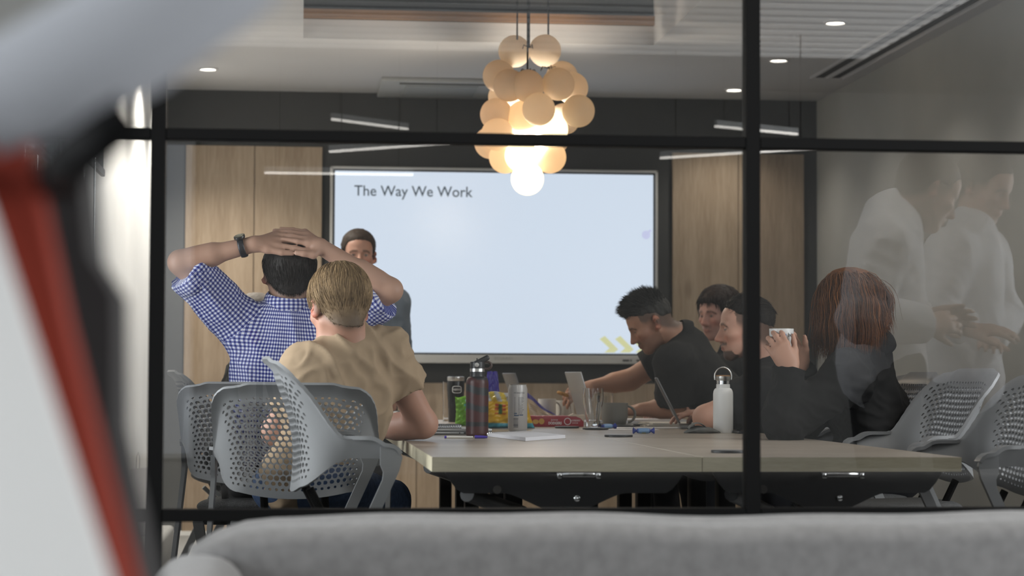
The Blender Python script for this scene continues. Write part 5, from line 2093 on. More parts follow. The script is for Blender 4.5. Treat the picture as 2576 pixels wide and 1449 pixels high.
# ---- hand
def add_hand(F, wrist, fdir, nrm, thumb, curl=(0.25, 0.35, 0.3), spread=0.1, s=1.0, thumb_out=0.6, thumb_in=0.2, k=0.006):
    """wrist -> fingers along fdir, back of the hand faces nrm, thumb = +1/-1 side along nrm x fdir"""
    f = nz(fdir)
    n = nz(np.asarray(nrm, float) - f * np.dot(nrm, f))
    lat = np.cross(n, f) * thumb
    wv = np.asarray(wrist, float)
    lens = [(0.040, 0.024, 0.019), (0.044, 0.028, 0.020), (0.041, 0.026, 0.019), (0.032, 0.020, 0.017)]
    offs = [0.028, 0.009, -0.010, -0.028]
    base = [0.086, 0.088, 0.083, 0.074]
    for i in range(4):
        kn = wv + (f * base[i] + lat * offs[i] + n * (0.004 - 0.003 * abs(i - 1.3))) * s
        F.cap(wv + (lat * offs[i] * 0.55 + f * 0.012) * s, kn, 0.0145 * s, 0.0115 * s, 0.016 * s)
        d = nz(f + lat * spread * (1.2 - i))
        p = kn
        ang = 0.0
        rr = [0.0100, 0.0090, 0.0080, 0.0068] if i < 3 else [0.0088, 0.0078, 0.0070, 0.0060]
        for j in range(3):
            c_ = curl[i] if hasattr(curl[0], '__len__') else curl
            ang += c_[j]
            dd = d * math.cos(ang) - n * math.sin(ang)
            q = p + dd * lens[i][j] * s
            F.cap(p, q, rr[j] * s, rr[j + 1] * s, k)
            p = q
    F.ell(wv + f * 0.045 * s - n * 0.004 * s, np.array((0.034, 0.045, 0.015)) * s, np.array([lat, f, n]), 0.012)
    tb = wv + (f * 0.020 + lat * 0.024 - n * 0.006) * s
    td = nz(f * (1 - 0.3 * thumb_out) + lat * thumb_out - n * thumb_in)
    p1 = tb + td * 0.040 * s
    td2 = nz(td + f * 0.35 - n * 0.15)
    p2 = p1 + td2 * 0.030 * s
    p3 = p2 + nz(td2 + f * 0.1) * 0.024 * s
    F.cap(tb, p1, 0.0160 * s, 0.0115 * s, 0.012)
    F.cap(p1, p2, 0.0110 * s, 0.0098 * s, k)
    F.cap(p2, p3, 0.0098 * s, 0.0075 * s, k)
    return p3


def limb(F, a, b, c, ra=0.050, rb=0.041, rc=0.0275):
    F.cap(a, b, ra, rb, 0.03)
    a, b, c = map(np.asarray, (a, b, c))
    F.cap(b, b + (c - b) * 0.42, rb * 0.99, rb * 0.97, 0.02)
    F.cap(b + (c - b) * 0.2, c, rb * 0.92, rc, 0.02)


def torso(F, N, P, SL, SR, fat=1.0, w=1.0, k=0.05, neckless=False):
    N, P, SL, SR = map(lambda v: np.asarray(v, float), (N, P, SL, SR))
    up = nz(N - P)
    rt = nz((SR - SL) - up * np.dot(SR - SL, up))
    fw = np.cross(up, rt)
    Lh = np.linalg.norm(N - P)
    A = np.array([rt, fw, up])
    mid = (SL + SR) / 2
    ch = P + up * Lh * 0.66
    ch = ch * 0.7 + (mid - up * 0.13) * 0.3
    F.ell(ch, (0.155 * w, 0.105 * fat, 0.20), A, k)
    F.ell(P + up * Lh * 0.33, (0.145 * w * fat, 0.105 * fat, 0.19), A, k)
    F.ell(P + up * 0.01, (0.165 * w, 0.125 * fat, 0.125), A, k)
    base = N - up * 0.045
    F.cap(SL, base, 0.056, 0.058, k)
    F.cap(SR, base, 0.056, 0.058, k)
    F.cap(SL * 0.55 + N * 0.45 - up * 0.012, N + up * 0.012, 0.034, 0.040, 0.04)
    F.cap(SR * 0.55 + N * 0.45 - up * 0.012, N + up * 0.012, 0.034, 0.040, 0.04)
    for q in (-1, 1):
        F.ell(mid + rt * q * 0.085 - fw * 0.045 - up * 0.12, (0.07, 0.045, 0.10), A, 0.05)
    return A, up, rt, fw


def cloth_mesh(F, h, grow, root, m, name, fold=0.006, freq=26, seed=0, cols=None, extra=None):
    V, Q = F.mesh(h, grow, 3)
    N = vnormals(V, Q)
    a = wave_noise(V, freq * 1.5, seed, 3)
    b = wave_noise(V, freq * 3.6, seed + 9, 3)
    c = wave_noise(V, freq * 0.9, seed + 4, 3)
    d = fold * (0.9 * (1 - np.minimum(np.abs(a) * 1.6, 1)) ** 1.5 + 0.45 * (1 - np.minimum(np.abs(b) * 1.8, 1)) * (0.4 + 0.6 * sstep(c, -0.3, 0.3)) + 0.5 * c - 0.35)
    if extra is not None:
        d = d + extra(V)
    V = V + N * d[:, None]
    return V, Q, N


def collar(parent, c, axis, fwd, r0, r1, hgt, m, name='collar', open_=0.45, off=None, th=0.004):
    """standing fold-over collar round the neck, open at the front"""
    ax = nz(axis)
    fw = nz(np.asarray(fwd, float) - ax * np.dot(fwd, ax))
    rt = np.cross(fw, ax)
    mb = MB()

    def f(u, v):
        a = open_ / 2 + (2 * math.pi - open_) * u
        if v < 0.45:
            q = v / 0.45
            r, z = r0 * (1 + 0.02 * q), hgt * q
        else:
            q = (v - 0.45) / 0.55
            r, z = r0 * 1.02 + (r1 - r0) * math.sin(q * 1.57), hgt * (1.0 - 0.95 * q ** 1.3) + 0.004 * math.sin(3.14 * q)
        p = np.asarray(c) + ax * z + (fw * math.cos(a) + rt * math.sin(a)) * r
        return p - np.array(parent.location)
    mb.grid(f, 48, 13)
    o = mb.build(name, m, parent, angle=70)
    md = o.modifiers.new('thickness', 'SOLIDIFY')
    md.thickness = th
    return o


def legs_seated(root, P, face, m, m_shoe, spread=0.10, knee_z=0.53, h=0.011, side=None, thigh=0.42):
    f = nz((face[0], face[1], 0))
    rt = np.cross(f, (0, 0, 1))
    P = np.asarray(P, float)
    F = Field()
    A = np.array([rt, f, (0, 0, 1.0)])
    F.ell(P + (0, 0, -0.02), (0.180, 0.150, 0.10), A, 0.05)
    for q in (-1, 1):
        hp = P + rt * q * 0.085 + np.array((0, 0, -0.03))
        kn = hp + f * thigh + rt * q * spread * 0.4
        kn[2] = knee_z
        an = kn - f * 0.04 + rt * q * 0.02
        an[2] = 0.10
        F.cap(hp, kn, 0.086, 0.062, 0.05)
        F.cap(kn, an, 0.060, 0.046, 0.03)
        sh = Field()
        sh.cap((an[0], an[1], 0.055), an + f * 0.15 + np.array((0, 0, -0.065)), 0.048, 0.034, 0.02)
        sh.cap(an, (an[0], an[1], 0.06), 0.042, 0.048, 0.02)
        V, Q = sh.mesh(0.011, 0, 2, clip=lambda X, Y, Z: 0.002 - Z + 0 * X + 0 * Y)
        np_mesh('shoe', V - np.array(root.location), Q, m_shoe, root)
    V, Q = F.mesh(h, 0, 3)
    N = vnormals(V, Q)
    V = V + N * (0.006 * wave_noise(V, 30, 4))[:, None]
    return np_mesh('trousers', V - np.array(root.location), Q, m, root)


def legs_standing(root, P, face, m, m_shoe, h=0.011, gap=0.09):
    f = nz((face[0], face[1], 0))
    rt = np.cross(f, (0, 0, 1))
    P = np.asarray(P, float)
    F = Field()
    F.ell(P, (0.175, 0.13, 0.12), np.array([rt, f, (0, 0, 1.0)]), 0.05)
    for q in (-1, 1):
        hp = P + rt * q * gap + np.array((0, 0, -0.05))
        kn = hp * 0.5 + np.array((P[0] + rt[0] * q * gap * 1.1, P[1] + rt[1] * q * gap * 1.1, 0.08)) * 0.5 + f * 0.02
        an = np.array((P[0], P[1], 0.09)) + rt * q * gap * 1.2 - f * 0.02
        F.cap(hp, kn, 0.092, 0.066, 0.05)
        F.cap(kn, an, 0.064, 0.05, 0.03)
        sh = Field()
        sh.cap((an[0], an[1], 0.05), an + f * 0.16 + np.array((0, 0, -0.055)), 0.046, 0.034, 0.02)
        sh.cap(an, (an[0], an[1], 0.06), 0.042, 0.048, 0.02)
        V, Q = sh.mesh(0.011, 0, 2, clip=lambda X, Y, Z: 0.002 - Z + 0 * X + 0 * Y)
        np_mesh('shoe', V - np.array(root.location), Q, m_shoe, root)
    V, Q = F.mesh(h, 0, 3)
    N = vnormals(V, Q)
    V = V + N * (0.005 * wave_noise(V, 26, 4))[:, None]
    return np_mesh('trousers', V - np.array(root.location), Q, m, root)

# ------------------------------------------------------------------ clothes materials
def gingham_mat():
    m = bpy.data.materials.new('blue_white_gingham')
    t, b = nt(m)
    b.inputs['Roughness'].default_value = 0.85
    b.inputs['Specular IOR Level'].default_value = 0.2
    uv = t.nodes.new('ShaderNodeUVMap')
    uv.uv_map = 'cloth'
    sp = t.nodes.new('ShaderNodeSeparateXYZ')
    t.links.new(uv.outputs[0], sp.inputs[0])
    outs = []
    for ch in (0, 1):
        d = t.nodes.new('ShaderNodeMath')
        d.operation = 'MULTIPLY'
        d.inputs[1].default_value = 1 / 0.0125
        t.links.new(sp.outputs[ch], d.inputs[0])
        f = t.nodes.new('ShaderNodeMath')
        f.operation = 'FRACT'
        t.links.new(d.outputs[0], f.inputs[0])
        g = t.nodes.new('ShaderNodeMath')
        g.operation = 'LESS_THAN'
        g.inputs[1].default_value = 0.5
        t.links.new(f.outputs[0], g.inputs[0])
        outs.append(g)
    s = t.nodes.new('ShaderNodeMath')
    s.operation = 'ADD'
    t.links.new(outs[0].outputs[0], s.inputs[0])
    t.links.new(outs[1].outputs[0], s.inputs[1])
    h = t.nodes.new('ShaderNodeMath')
    h.operation = 'MULTIPLY'
    h.inputs[1].default_value = 0.5
    t.links.new(s.outputs[0], h.inputs[0])
    r = t.nodes.new('ShaderNodeValToRGB')
    r.color_ramp.interpolation = 'CONSTANT'
    r.color_ramp.elements[0].color = (0.62, 0.63, 0.70, 1)
    r.color_ramp.elements[1].position = 0.4
    r.color_ramp.elements[1].color = (0.16, 0.18, 0.38, 1)
    e = r.color_ramp.elements.new(0.9)
    e.color = (0.022, 0.026, 0.145, 1)
    t.links.new(h.outputs[0], r.inputs['Fac'])
    t.links.new(r.outputs['Color'], b.inputs['Base Color'])
    return m


M_ging = gingham_mat()
M_beige = mat('beige_cotton_jersey', (0.33, 0.24, 0.155), 0.9, spec=0.2, var=0.05, vscale=30, bump=0.25, bscale=700)
M_blk = mat('black_cotton', (0.020, 0.020, 0.0205), 0.9, spec=0.2, bump=0.12, bscale=900)
M_blk2 = mat('washed_black_cotton', (0.028, 0.0275, 0.027), 0.92, spec=0.2, bump=0.12, bscale=900)
M_hood = mat('black_hoodie_fleece', (0.014, 0.0138, 0.0135), 0.95, spec=0.15, bump=0.12, bscale=900)
M_bluesh = mat('slate_blue_shirt', (0.10, 0.125, 0.16), 0.85, spec=0.2)
M_wsh = mat('white_cotton_shirt', (0.58, 0.59, 0.62), 0.85, spec=0.2)
M_jean = mat('blue_denim', (0.045, 0.075, 0.145), 0.9, spec=0.2, var=0.3, vscale=60, bump=0.4, bscale=700)
M_tro = mat('dark_trousers', (0.016, 0.017, 0.02), 0.9, spec=0.2)
M_shoe = mat('dark_shoes', (0.02, 0.02, 0.02), 0.5)


def sleeve(F, S, E, W, frac, r0=0.066, r1=0.056, r2=0.045, k=0.05):
    S, E, W = (np.asarray(v, float) for v in (S, E, W))
    if frac <= 1:
        e = S + (E - S) * frac
        d = nz(E - S)
        F.cap(S, S + (E - S) * min(frac + 0.15, 1.0), r0, r1 + (r0 - r1) * 0.2, k, (e, d))
    else:
        F.cap(S, E, r0, r1, k)
        e = E + (W - E) * (frac - 1)
        d = nz(W - E)
        F.cap(E, W, r1, r2, 0.012, (e, d))


def cuff(root, S, E, frac, r, ln, m, name='cuff'):
    S, E = np.asarray(S, float), np.asarray(E, float)
    d = nz(E - S)
    c = S + (E - S) * frac
    L_ = np.array(root.location)
    w = nz(np.cross(d, (0.2, 0.5, 1)))
    q = np.cross(d, w)
    mb = MB()
    prof = [(r * 0.93, -ln), (r * 1.0, -ln * 0.9), (r * 1.03, -ln * 0.4), (r * 1.02, 0), (r * 0.97, ln * 0.12), (r * 0.86, 0.0)]

    def f(u, v):
        i = int(round(v * (len(prof) - 1)))
        rr, z = prof[i]
        a = 6.28318 * u
        rr *= 1 + 0.03 * math.sin(3 * a + 1) + 0.015 * math.sin(7 * a)
        return c + d * z + (w * math.cos(a) + q * math.sin(a)) * rr - L_
    mb.grid(f, 40, len(prof), True)
    return mb.build(name, m, root, angle=60)


def build_person(label, H, N, P, SL, SR, EL, WL, ER, WR, skin, hands, shirt, h=0.0055, fat=1.0, w=1.0, headkw=None, colkw=None, female=False, legs='sit', face=None, trousers=None, shirt_h=None, sleeves=(0.6, 0.6), grow=0.013, fold=0.007, freq=26, collar_=None, sleeve_r=(0.062, 0.056, 0.044), seed=0, extra=None, arm_r=(0.048, 0.040, 0.027)):
    N, P = np.asarray(N, float), np.asarray(P, float)
    root = thing('person', label, 'person', (P[0], P[1], 0))
    O = np.array(root.location)
    F = Field()
    A, up, rt, fw = torso(F, N, P, SL, SR, fat * 0.97, w * 0.97)
    limb(F, SL, EL, WL, *arm_r)
    limb(F, SR, ER, WR, *arm_r)
    for wr_, hd in ((WL, hands[0]), (WR, hands[1])):
        if hd is None:
            continue
        if callable(hd):
            hd(F)
        else:
            add_hand(F, wr_, *hd[:3], **(hd[3] if len(hd) > 3 else {}))
    H.add_to(F, N, female=female, **(headkw or {}))
    V, Q = F.mesh(h, 0, 1)
    C = H.colour(V, None, skin, **(colkw or {}))
    np_mesh('body', V - O, Q, M_skin, root, C)
    # shirt
    G = Field()
    torso(G, N, P, SL, SR, fat, w)
    sleeve(G, SL, EL, WL, sleeves[0], *sleeve_r)
    sleeve(G, SR, ER, WR, sleeves[1], *sleeve_r)
    V, Q, Nn = cloth_mesh(G, shirt_h or h * 1.25, grow, root, shirt, 'shirt', fold, freq, seed, extra=extra)
    so_ = np_mesh('shirt', V - O, Q, shirt, root)
    if collar_:
        collar(root, N + up * collar_.get('dz', -0.005) - fw * collar_.get('back', 0.004), collar_.get('axis', H.w((0, -0.03, -0.05)) - N), fw, collar_['r0'], collar_['r1'], collar_['h'], collar_.get('m', shirt), open_=collar_.get('open', 0.5))
    fc = fw if face is None else np.asarray(face, float)
    if legs == 'sit':
        legs_seated(root, P, fc, trousers or M_tro, M_shoe)
    elif legs == 'stand':
        legs_standing(root, P, fc, trousers or M_tro, M_shoe)
    return root, so_, (V, Q, A, up, rt, fw)


J = at
SK1, SK2, SK3 = (0.42, 0.245, 0.175), (0.37, 0.20, 0.135), (0.47, 0.29, 0.215)
SKD = (0.42, 0.225, 0.15)

# ================================================================== 1: man in the checked shirt, hands clasped on his head
H1 = Head(J(727, 684, 7.12), (-0.10, 1, 0.06))
SL, SR = J(616, 832, 7.12), J(838, 830, 7.12)
EL, WL = J(454, 660, 7.02), J(640, 614, 6.985)
ER, WR = J(982, 730, 7.02), J(806, 620, 6.99)


def Yh(y, o=0.0):
    return np.interp(y, [575, 585, 600, 615, 640, 660], [7.09, 7.055, 7.01, 6.985, 6.968, 6.965]) + o


def hand_left(F):
    def c(x, y, o=0.0):
        return J(x, y, Yh(y, o))
    W0 = WL
    for kn, mid, tip, r in (((697, 617), (742, 624), (775, 631), 0.0095), ((701, 604), (745, 607), (778, 614), 0.0098), ((702, 594), (742, 594), (776, 602), 0.0092), ((698, 587), (735, 586), (764, 592), 0.008)):
        F.cap(W0, c(*kn), 0.018, 0.0125, 0.014)
        F.cap(c(*kn), c(*mid), r + 0.001, r, 0.005)
        F.cap(c(*mid), c(*tip), r, r * 0.78, 0.004)
    F.cap(W0, c(672, 627), 0.019, 0.0150, 0.014)
    F.cap(c(672, 627), c(708, 635), 0.0135, 0.0110, 0.008)
    F.cap(c(708, 635), c(736, 637), 0.0108, 0.0088, 0.005)


def hand_right(F):
    def c(x, y, o=0.0):
        return J(x, y, Yh(y, o - 0.016))
    W0 = WR
    for kn, mid, tip, r in (((772, 603), (735, 594), (703, 591), 0.0098), ((770, 592), (730, 584), (690, 580), 0.0095), ((775, 612), (748, 607), (712, 601), 0.0092), ((768, 584), (738, 578), (706, 575), 0.008)):
        F.cap(W0, c(kn[0], kn[1], 0.010), 0.018, 0.0125, 0.014)
        F.cap(c(kn[0], kn[1], 0.010), c(*mid), r + 0.001, r, 0.005)
        F.cap(c(*mid), c(*tip), r, r * 0.78, 0.004)
    F.cap(W0, c(788, 641, 0.01), 0.019, 0.0140, 0.014)
    F.cap(c(788, 641, 0.01), c(764, 638), 0.0130, 0.0110, 0.008)
    F.cap(c(764, 638), c(746, 636), 0.0108, 0.0090, 0.005)


P1 = (-0.075, 7.12, 0.625)
N1 = J(724, 780, 7.115)
hl1 = lambda L: hairline_short(L, 0.066, -0.078)
r1, sh1, info = build_person('man in blue and white checked shirt seated with hands clasped on his head', H1, N1, P1, SL, SR, EL, WL, ER, WR, (0.40, 0.24, 0.172),
                             (hand_left, hand_right), M_ging, h=0.0048, sleeves=(0.84, 0.80), grow=0.014, fold=0.009, freq=22, sleeve_r=(0.066, 0.064, 0.06), w=1.08,
                             collar_=dict(r0=0.068, r1=0.084, h=0.046, m=None, dz=0.012), trousers=M_tro, seed=3, colkw=dict(hair=(0.05, 0.04, 0.035), hairline=hl1, ear_red=0.8), shirt_h=0.006)


def gingham_uv(o, V, Q, arms, up, rt, fw, P):
    """cloth coordinates: round and along the sleeves, round and up the body"""
    cam_dir = np.array((0, -1.0, 0))
    c = V[Q].mean(1)
    VQ = V[Q]
    a0 = nz(cam_dir - up * np.dot(cam_dir, up))
    b0 = np.cross(up, a0)
    q = VQ - P
    uvT = np.stack([np.arctan2(q @ b0, q @ a0) * 0.165, q @ up], 2)
    uv = uvT
    for S, E in arms:
        S, E = np.asarray(S), np.asarray(E)
        d = nz(E - S)
        t = (c - S) @ d
        rad = np.linalg.norm((c - S) - t[:, None] * d, axis=1)
        sel = (t > 0.035) & (rad < 0.11) & (np.linalg.norm(c - (P + up * 0.45), axis=1) > 0.12)
        a1 = nz(cam_dir - d * np.dot(cam_dir, d))
        b1 = np.cross(d, a1)
        qa = VQ - S
        uvA = np.stack([np.arctan2(qa @ b1, qa @ a1) * 0.066, qa @ d], 2)
        uv = np.where(sel[:, None, None], uvA, uv)
    me = o.data
    l = me.uv_layers.new(name='cloth')
    l.data.foreach_set('uv', np.ascontiguousarray(uv.reshape(-1, 2), np.float32).ravel())


V_, Q_, A_, up_, rt_, fw_ = info
gingham_uv(sh1, V_, Q_, ((SL, EL), (SR, ER)), up_, rt_, fw_, np.array(P1))
for ch_ in list(r1.children):
    if ch_.name.startswith('collar'):
        ch_.data.materials.clear()
        ch_.data.materials.append(M_ging)
        me = ch_.data
        l = me.uv_layers.new(name='cloth')
        co = np.array([v.co for v in me.vertices]) + np.array(r1.location)
        uv = []
        for lp in me.loops:
            q = co[lp.vertex_index] - N1
            uv.append((math.atan2(q[0], -q[1]) * 0.07, q[2]))
        l.data.foreach_set('uv', np.array(uv, np.float32).ravel())


def cuff_uv(o, S, E, root):
    d = nz(np.asarray(E) - np.asarray(S))
    a1 = nz(np.array((0, -1.0, 0)) - d * np.dot((0, -1.0, 0), d))
    b1 = np.cross(d, a1)
    l = o.data.uv_layers.new(name='cloth')
    uv = []
    for lp in o.data.loops:
        q = np.array(o.data.vertices[lp.vertex_index].co) + np.array(root.location) - np.asarray(S)
        uv.append((math.atan2(q @ b1, q @ a1) * 0.066 + 0.004, q @ d))
    l.data.foreach_set('uv', np.array(uv, np.float32).ravel())


for S_, E_, fr in ((SL, EL, 0.85), (SR, ER, 0.81)):
    cf = cuff(r1, S_, E_, fr, 0.079, 0.05, M_ging)
    cuff_uv(cf, S_, E_, r1)
make_hair(H1, r1, hl1, lambda x, y, z: 0.006 + 0.008 * np.clip((z + 0.06) / 0.08, 0, 1) - 0.008 * np.clip((z - 0.05) / 0.05, 0, 1), (0.012, 0.010, 0.009), (0.030, 0.025, 0.022), n=3200, length=lambda L: (0.014 + 0.022 * np.clip((L[:, 2] + 0.05) / 0.1, 0, 1)) * (1.02 - sstep(L[:, 2], 0.045, 0.07)), rad=0.0012, seed=5, hug=0.016, lift=0.12,
          flow=lambda L: np.stack([L[:, 0] * 3 + 0.25 * np.sin(70 * L[:, 2]), -0.35 + 0 * L[:, 0], -1 + 0 * L[:, 0]], 1), noise=0.0012)
# wristwatch
wc_ = np.asarray(EL) + (np.asarray(WL) - np.asarray(EL)) * 0.84
wd_ = nz(np.asarray(WL) - np.asarray(EL))
wu = nz(np.array((-0.05, -0.45, 1.0)) - wd_ * np.dot((-0.05, -0.45, 1.0), wd_))
ws_ = np.cross(wd_, wu)
O1 = np.array(r1.location)
mb = MB()
mb.grid(lambda u, v: wc_ - O1 + wd_ * (v - 0.5) * 0.021 + (wu * math.cos(6.28318 * u) + ws_ * math.sin(6.28318 * u)) * (0.0345 + 0.0015 * math.sin(3.14 * v)), 40, 6, True)
strap = mb.build('watch_strap', mat('dark_steel_bracelet', (0.05, 0.05, 0.055), 0.35, 0.7), r1, angle=60)
strap.modifiers.new('thickness', 'SOLIDIFY').thickness = 0.003
link_ = MB()
dial = MB().lathe([(0.0001, 0.0085), (0.0155, 0.0085), (0.017, 0.007)], 28).build('watch_glass', mat('watch_dial_gold', (0.85, 0.78, 0.58), 0.25, 0.2), r1)
case = MB().lathe([(0.018, -0.002), (0.0195, 0.002), (0.019, 0.0075), (0.0165, 0.0085)], 28).build('watch_case', mat('dark_watch_case', (0.1, 0.1, 0.1), 0.3, 0.9), r1)
for o in (dial, case):
    o.matrix_local = basis(ws_, wd_, wu, wc_ - O1 + wu * 0.034) if np.dot(np.cross(ws_, wd_), wu) > 0 else basis(wd_, ws_, wu, wc_ - O1 + wu * 0.034)

# ================================================================== 2: fair-haired man in the beige T-shirt
H2 = Head(J(850, 770, 6.42), (-0.40, 0.88, -0.22), (0.02, 0, 1), 1.03)
N2 = J(876, 862, 6.44)
P2 = (J(780, 1150, 6.43)[0], 6.43, 0.615)
SL, SR = J(772, 938, 6.38), J(970, 886, 6.50)
EL, WL = J(695, 1085, 6.50), J(800, 1110, 6.72)
ER, WR = J(1064, 1066, 6.60), J(916, 1082, 6.74)


def hl2(L):
    return hairline_short(L, 0.07, -0.088)


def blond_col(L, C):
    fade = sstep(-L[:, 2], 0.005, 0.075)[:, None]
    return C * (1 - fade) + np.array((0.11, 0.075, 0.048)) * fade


r2, sh2, _ = build_person('fair-haired man in beige T-shirt leaning his elbow on the table', H2, N2, P2, SL, SR, EL, WL, ER, WR, (0.40, 0.215, 0.15),
                          ((nz((0.6, 0.8, 0)), (0, 0, 1), 1), (nz((-0.8, 0.5, -0.05)), (0.1, 0.1, 1), 1)), M_beige, h=0.0055, sleeves=(0.55, 0.46), grow=0.013, fold=0.019, freq=16,
                          w=0.93, fat=0.90, trousers=M_jean, seed=8, collar_=dict(r0=0.064, r1=0.068, h=0.014, dz=-0.02, open=0.02), colkw=dict(hair=(0.16, 0.11, 0.07), hairline=hl2, ear_red=0.9), sleeve_r=(0.062, 0.066, 0.06), arm_r=(0.050, 0.045, 0.03), face=(0.35, 0.94, 0))
make_hair(H2, r2, hl2, lambda x, y, z: 0.005 + 0.010 * np.clip((z + 0.05) / 0.09, 0, 1), (0.13, 0.082, 0.042), (0.34, 0.23, 0.12), n=6000, length=lambda L: 0.005 + 0.008 * np.clip((L[:, 2] + 0.09) / 0.04, 0, 1) + 0.050 * np.clip((L[:, 2] + 0.03) / 0.1, 0, 1), rad=0.0013, seed=15,
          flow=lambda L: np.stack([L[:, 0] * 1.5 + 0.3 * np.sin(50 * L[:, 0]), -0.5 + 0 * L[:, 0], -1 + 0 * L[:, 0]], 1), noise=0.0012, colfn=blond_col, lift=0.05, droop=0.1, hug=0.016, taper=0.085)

# ================================================================== 3: presenter standing at the screen
H3 = Head(J(902, 641, 10.35), (0.04, -1, -0.04))
N3 = J(905, 722, 10.38)
P3 = (J(912, 900, 10.38)[0], 10.38, 0.90)
hl3 = lambda L: hairline_short(L, 0.062, -0.07)
r3, _, _ = build_person('presenter with short brown hair standing before the screen', H3, N3, P3, J(992, 764, 10.40), J(824, 764, 10.40), J(1000, 880, 10.42), J(990, 985, 10.33), J(812, 880, 10.42), J(824, 985, 10.33), (0.40, 0.22, 0.16),
                        ((nz((0, -0.2, -1)), (1, 0, 0), -1), (nz((0, -0.2, -1)), (-1, 0, 0), 1)), M_bluesh, h=0.0065, sleeves=(1.7, 1.7), trousers=M_tro, legs='stand', face=(0, -1, 0), collar_=dict(r0=0.064, r1=0.076, h=0.035),
                        colkw=dict(hair=(0.05, 0.035, 0.025), hairline=hl3, brow=(0.05, 0.03, 0.02), stubble=0.3, ear_red=0.6))
make_hair(H3, r3, hl3, lambda x, y, z: 0.004 + 0.012 * np.clip((z) / 0.09, 0, 1), (0.022, 0.015, 0.011), (0.05, 0.034, 0.024), n=1600, length=0.02, rad=0.0015, seed=25,
          flow=lambda L: np.stack([0.8 + 0 * L[:, 0], 0.4 + 0 * L[:, 0], -0.3 + 0 * L[:, 0]], 1), lift=0.1)

# ================================================================== 4: grey-haired man behind the checked shirt
H4 = Head(J(655, 812, 8.62), (1, 0.25, -0.05))
N4 = J(640, 905, 8.62)
P4 = (N4[0] - 0.06, 8.62, 0.62)
hl4 = lambda L: hairline_short(L, 0.070, -0.072)
r4, _, _ = build_person('grey-haired man seated behind the checked shirt, only his crown showing', H4, N4, P4, (N4[0] - 0.02, 8.80, N4[2] - 0.09), (N4[0] - 0.02, 8.44, N4[2] - 0.09),
                        (N4[0] + 0.1, 8.88, 0.80), (N4[0] + 0.36, 8.76, 0.775), (N4[0] + 0.1, 8.36, 0.80), (N4[0] + 0.36, 8.5, 0.775), SK3,
                        ((nz((1, -0.2, 0)), (0, 0, 1), 1), (nz((1, 0.2, 0)), (0, 0, 1), -1)), M_blk2, h=0.008, sleeves=(0.6, 0.6), face=(1, 0, 0), colkw=dict(hair=(0.3, 0.27, 0.24), hairline=hl4))
make_hair(H4, r4, hl4, lambda x, y, z: 0.008 + 0 * z, (0.20, 0.17, 0.145), (0.36, 0.32, 0.28), n=1500, length=0.025, rad=0.0014, seed=35, h=0.006)

# ================================================================== 5: man with spiky grey hair, reaching
p_ = math.radians(31)
H5 = Head(J(1634, 811, 8.92), (-math.cos(p_), 0.04, -math.sin(p_)), (-math.sin(p_), 0, math.cos(p_)))
N5 = J(1722, 852, 8.94)
P5 = (1.99, 8.96, 0.635)


def hl5(L):
    return np.interp(L[:, 1], [-0.12, -0.09, -0.05, -0.03, 0.0, 0.025, 0.05, 0.075, 0.1], [-0.01, -0.01, 0.0, 0.03, 0.042, 0.046, 0.055, 0.066, 0.07])


def grey_tip(L, C):
    w = sstep(L[:, 1], 0.06, 0.10)[:, None] * 0.7
    side = sstep(-L[:, 2], -0.06, -0.02)[:, None] * 0.0
    return C * (1 - w) + np.array((0.22, 0.22, 0.21)) * w


ck = J(1416, 992, 9.08)
r5, _, _ = build_person('man with spiky greying hair in black polo leaning over, reaching out', H5, N5, P5, J(1695, 912, 8.78), J(1668, 905, 9.12), J(1698, 1024, 8.84), J(1612, 1031, 8.86), J(1585, 956, 9.16), J(1492, 972, 9.14), SKD,
                        ((nz((-1, 0.05, -0.05)), (0, -0.3, 1), -1), (nz((-1, -0.05, -0.30)), (0.0, -0.75, 0.6), 1, dict(curl=(0.45, 0.6, 0.4), thumb_in=0.35))), M_blk2, h=0.0058, sleeves=(0.86, 0.40), fold=0.006, freq=16, w=1.08,
                        collar_=dict(r0=0.064, r1=0.080, h=0.046, dz=0.0), colkw=dict(hair=(0.055, 0.05, 0.045), hairline=lambda L: hairline_short(L, 0.066, -0.07), stubble=0.55, ear_red=0.5, brow=(0.04, 0.03, 0.025)), face=(-1, 0.02, 0), sleeve_r=(0.070, 0.068, 0.06), arm_r=(0.055, 0.046, 0.03))
make_hair(H5, r5, hl5, lambda x, y, z: 0.002 + 0.020 * np.clip((z - 0.03) / 0.07, 0, 1) * np.clip((y + 0.12) / 0.12, 0.2, 1) + 0.006 * np.clip(y / 0.08, 0, 1), (0.022, 0.021, 0.020), (0.07, 0.067, 0.062), n=3000, length=lambda L: 0.008 + 0.026 * np.clip((L[:, 2] - 0.04) / 0.05, 0, 1), rad=0.0016, seed=45, droop=0.0, taper=0.06,
          flow=lambda L: np.stack([0 * L[:, 0], 0.5 + 0 * L[:, 0], 0.35 + 0 * L[:, 0]], 1), lift=lambda L: 0.1 + 1.2 * np.clip((L[:, 2] - 0.05) / 0.04, 0, 1), colfn=grey_tip, noise=0.003)
cko = MB().lathe([(0.0001, -0.006), (0.024, -0.006), (0.029, -0.002), (0.029, 0.003), (0.024, 0.008), (0.0001, 0.010)], 22).build('biscuit', mat('golden_biscuit', (0.36, 0.18, 0.045), 0.85, var=0.3, vscale=90), None)
cko.matrix_world = Matrix.Translation(ck) @ Matrix.Rotation(0.35, 4, 'Y')
tag(cko, 'golden round biscuit held in the spiky-haired man\'s reaching hand', 'biscuit')
wr_p = J(1571, 1036, 8.86)
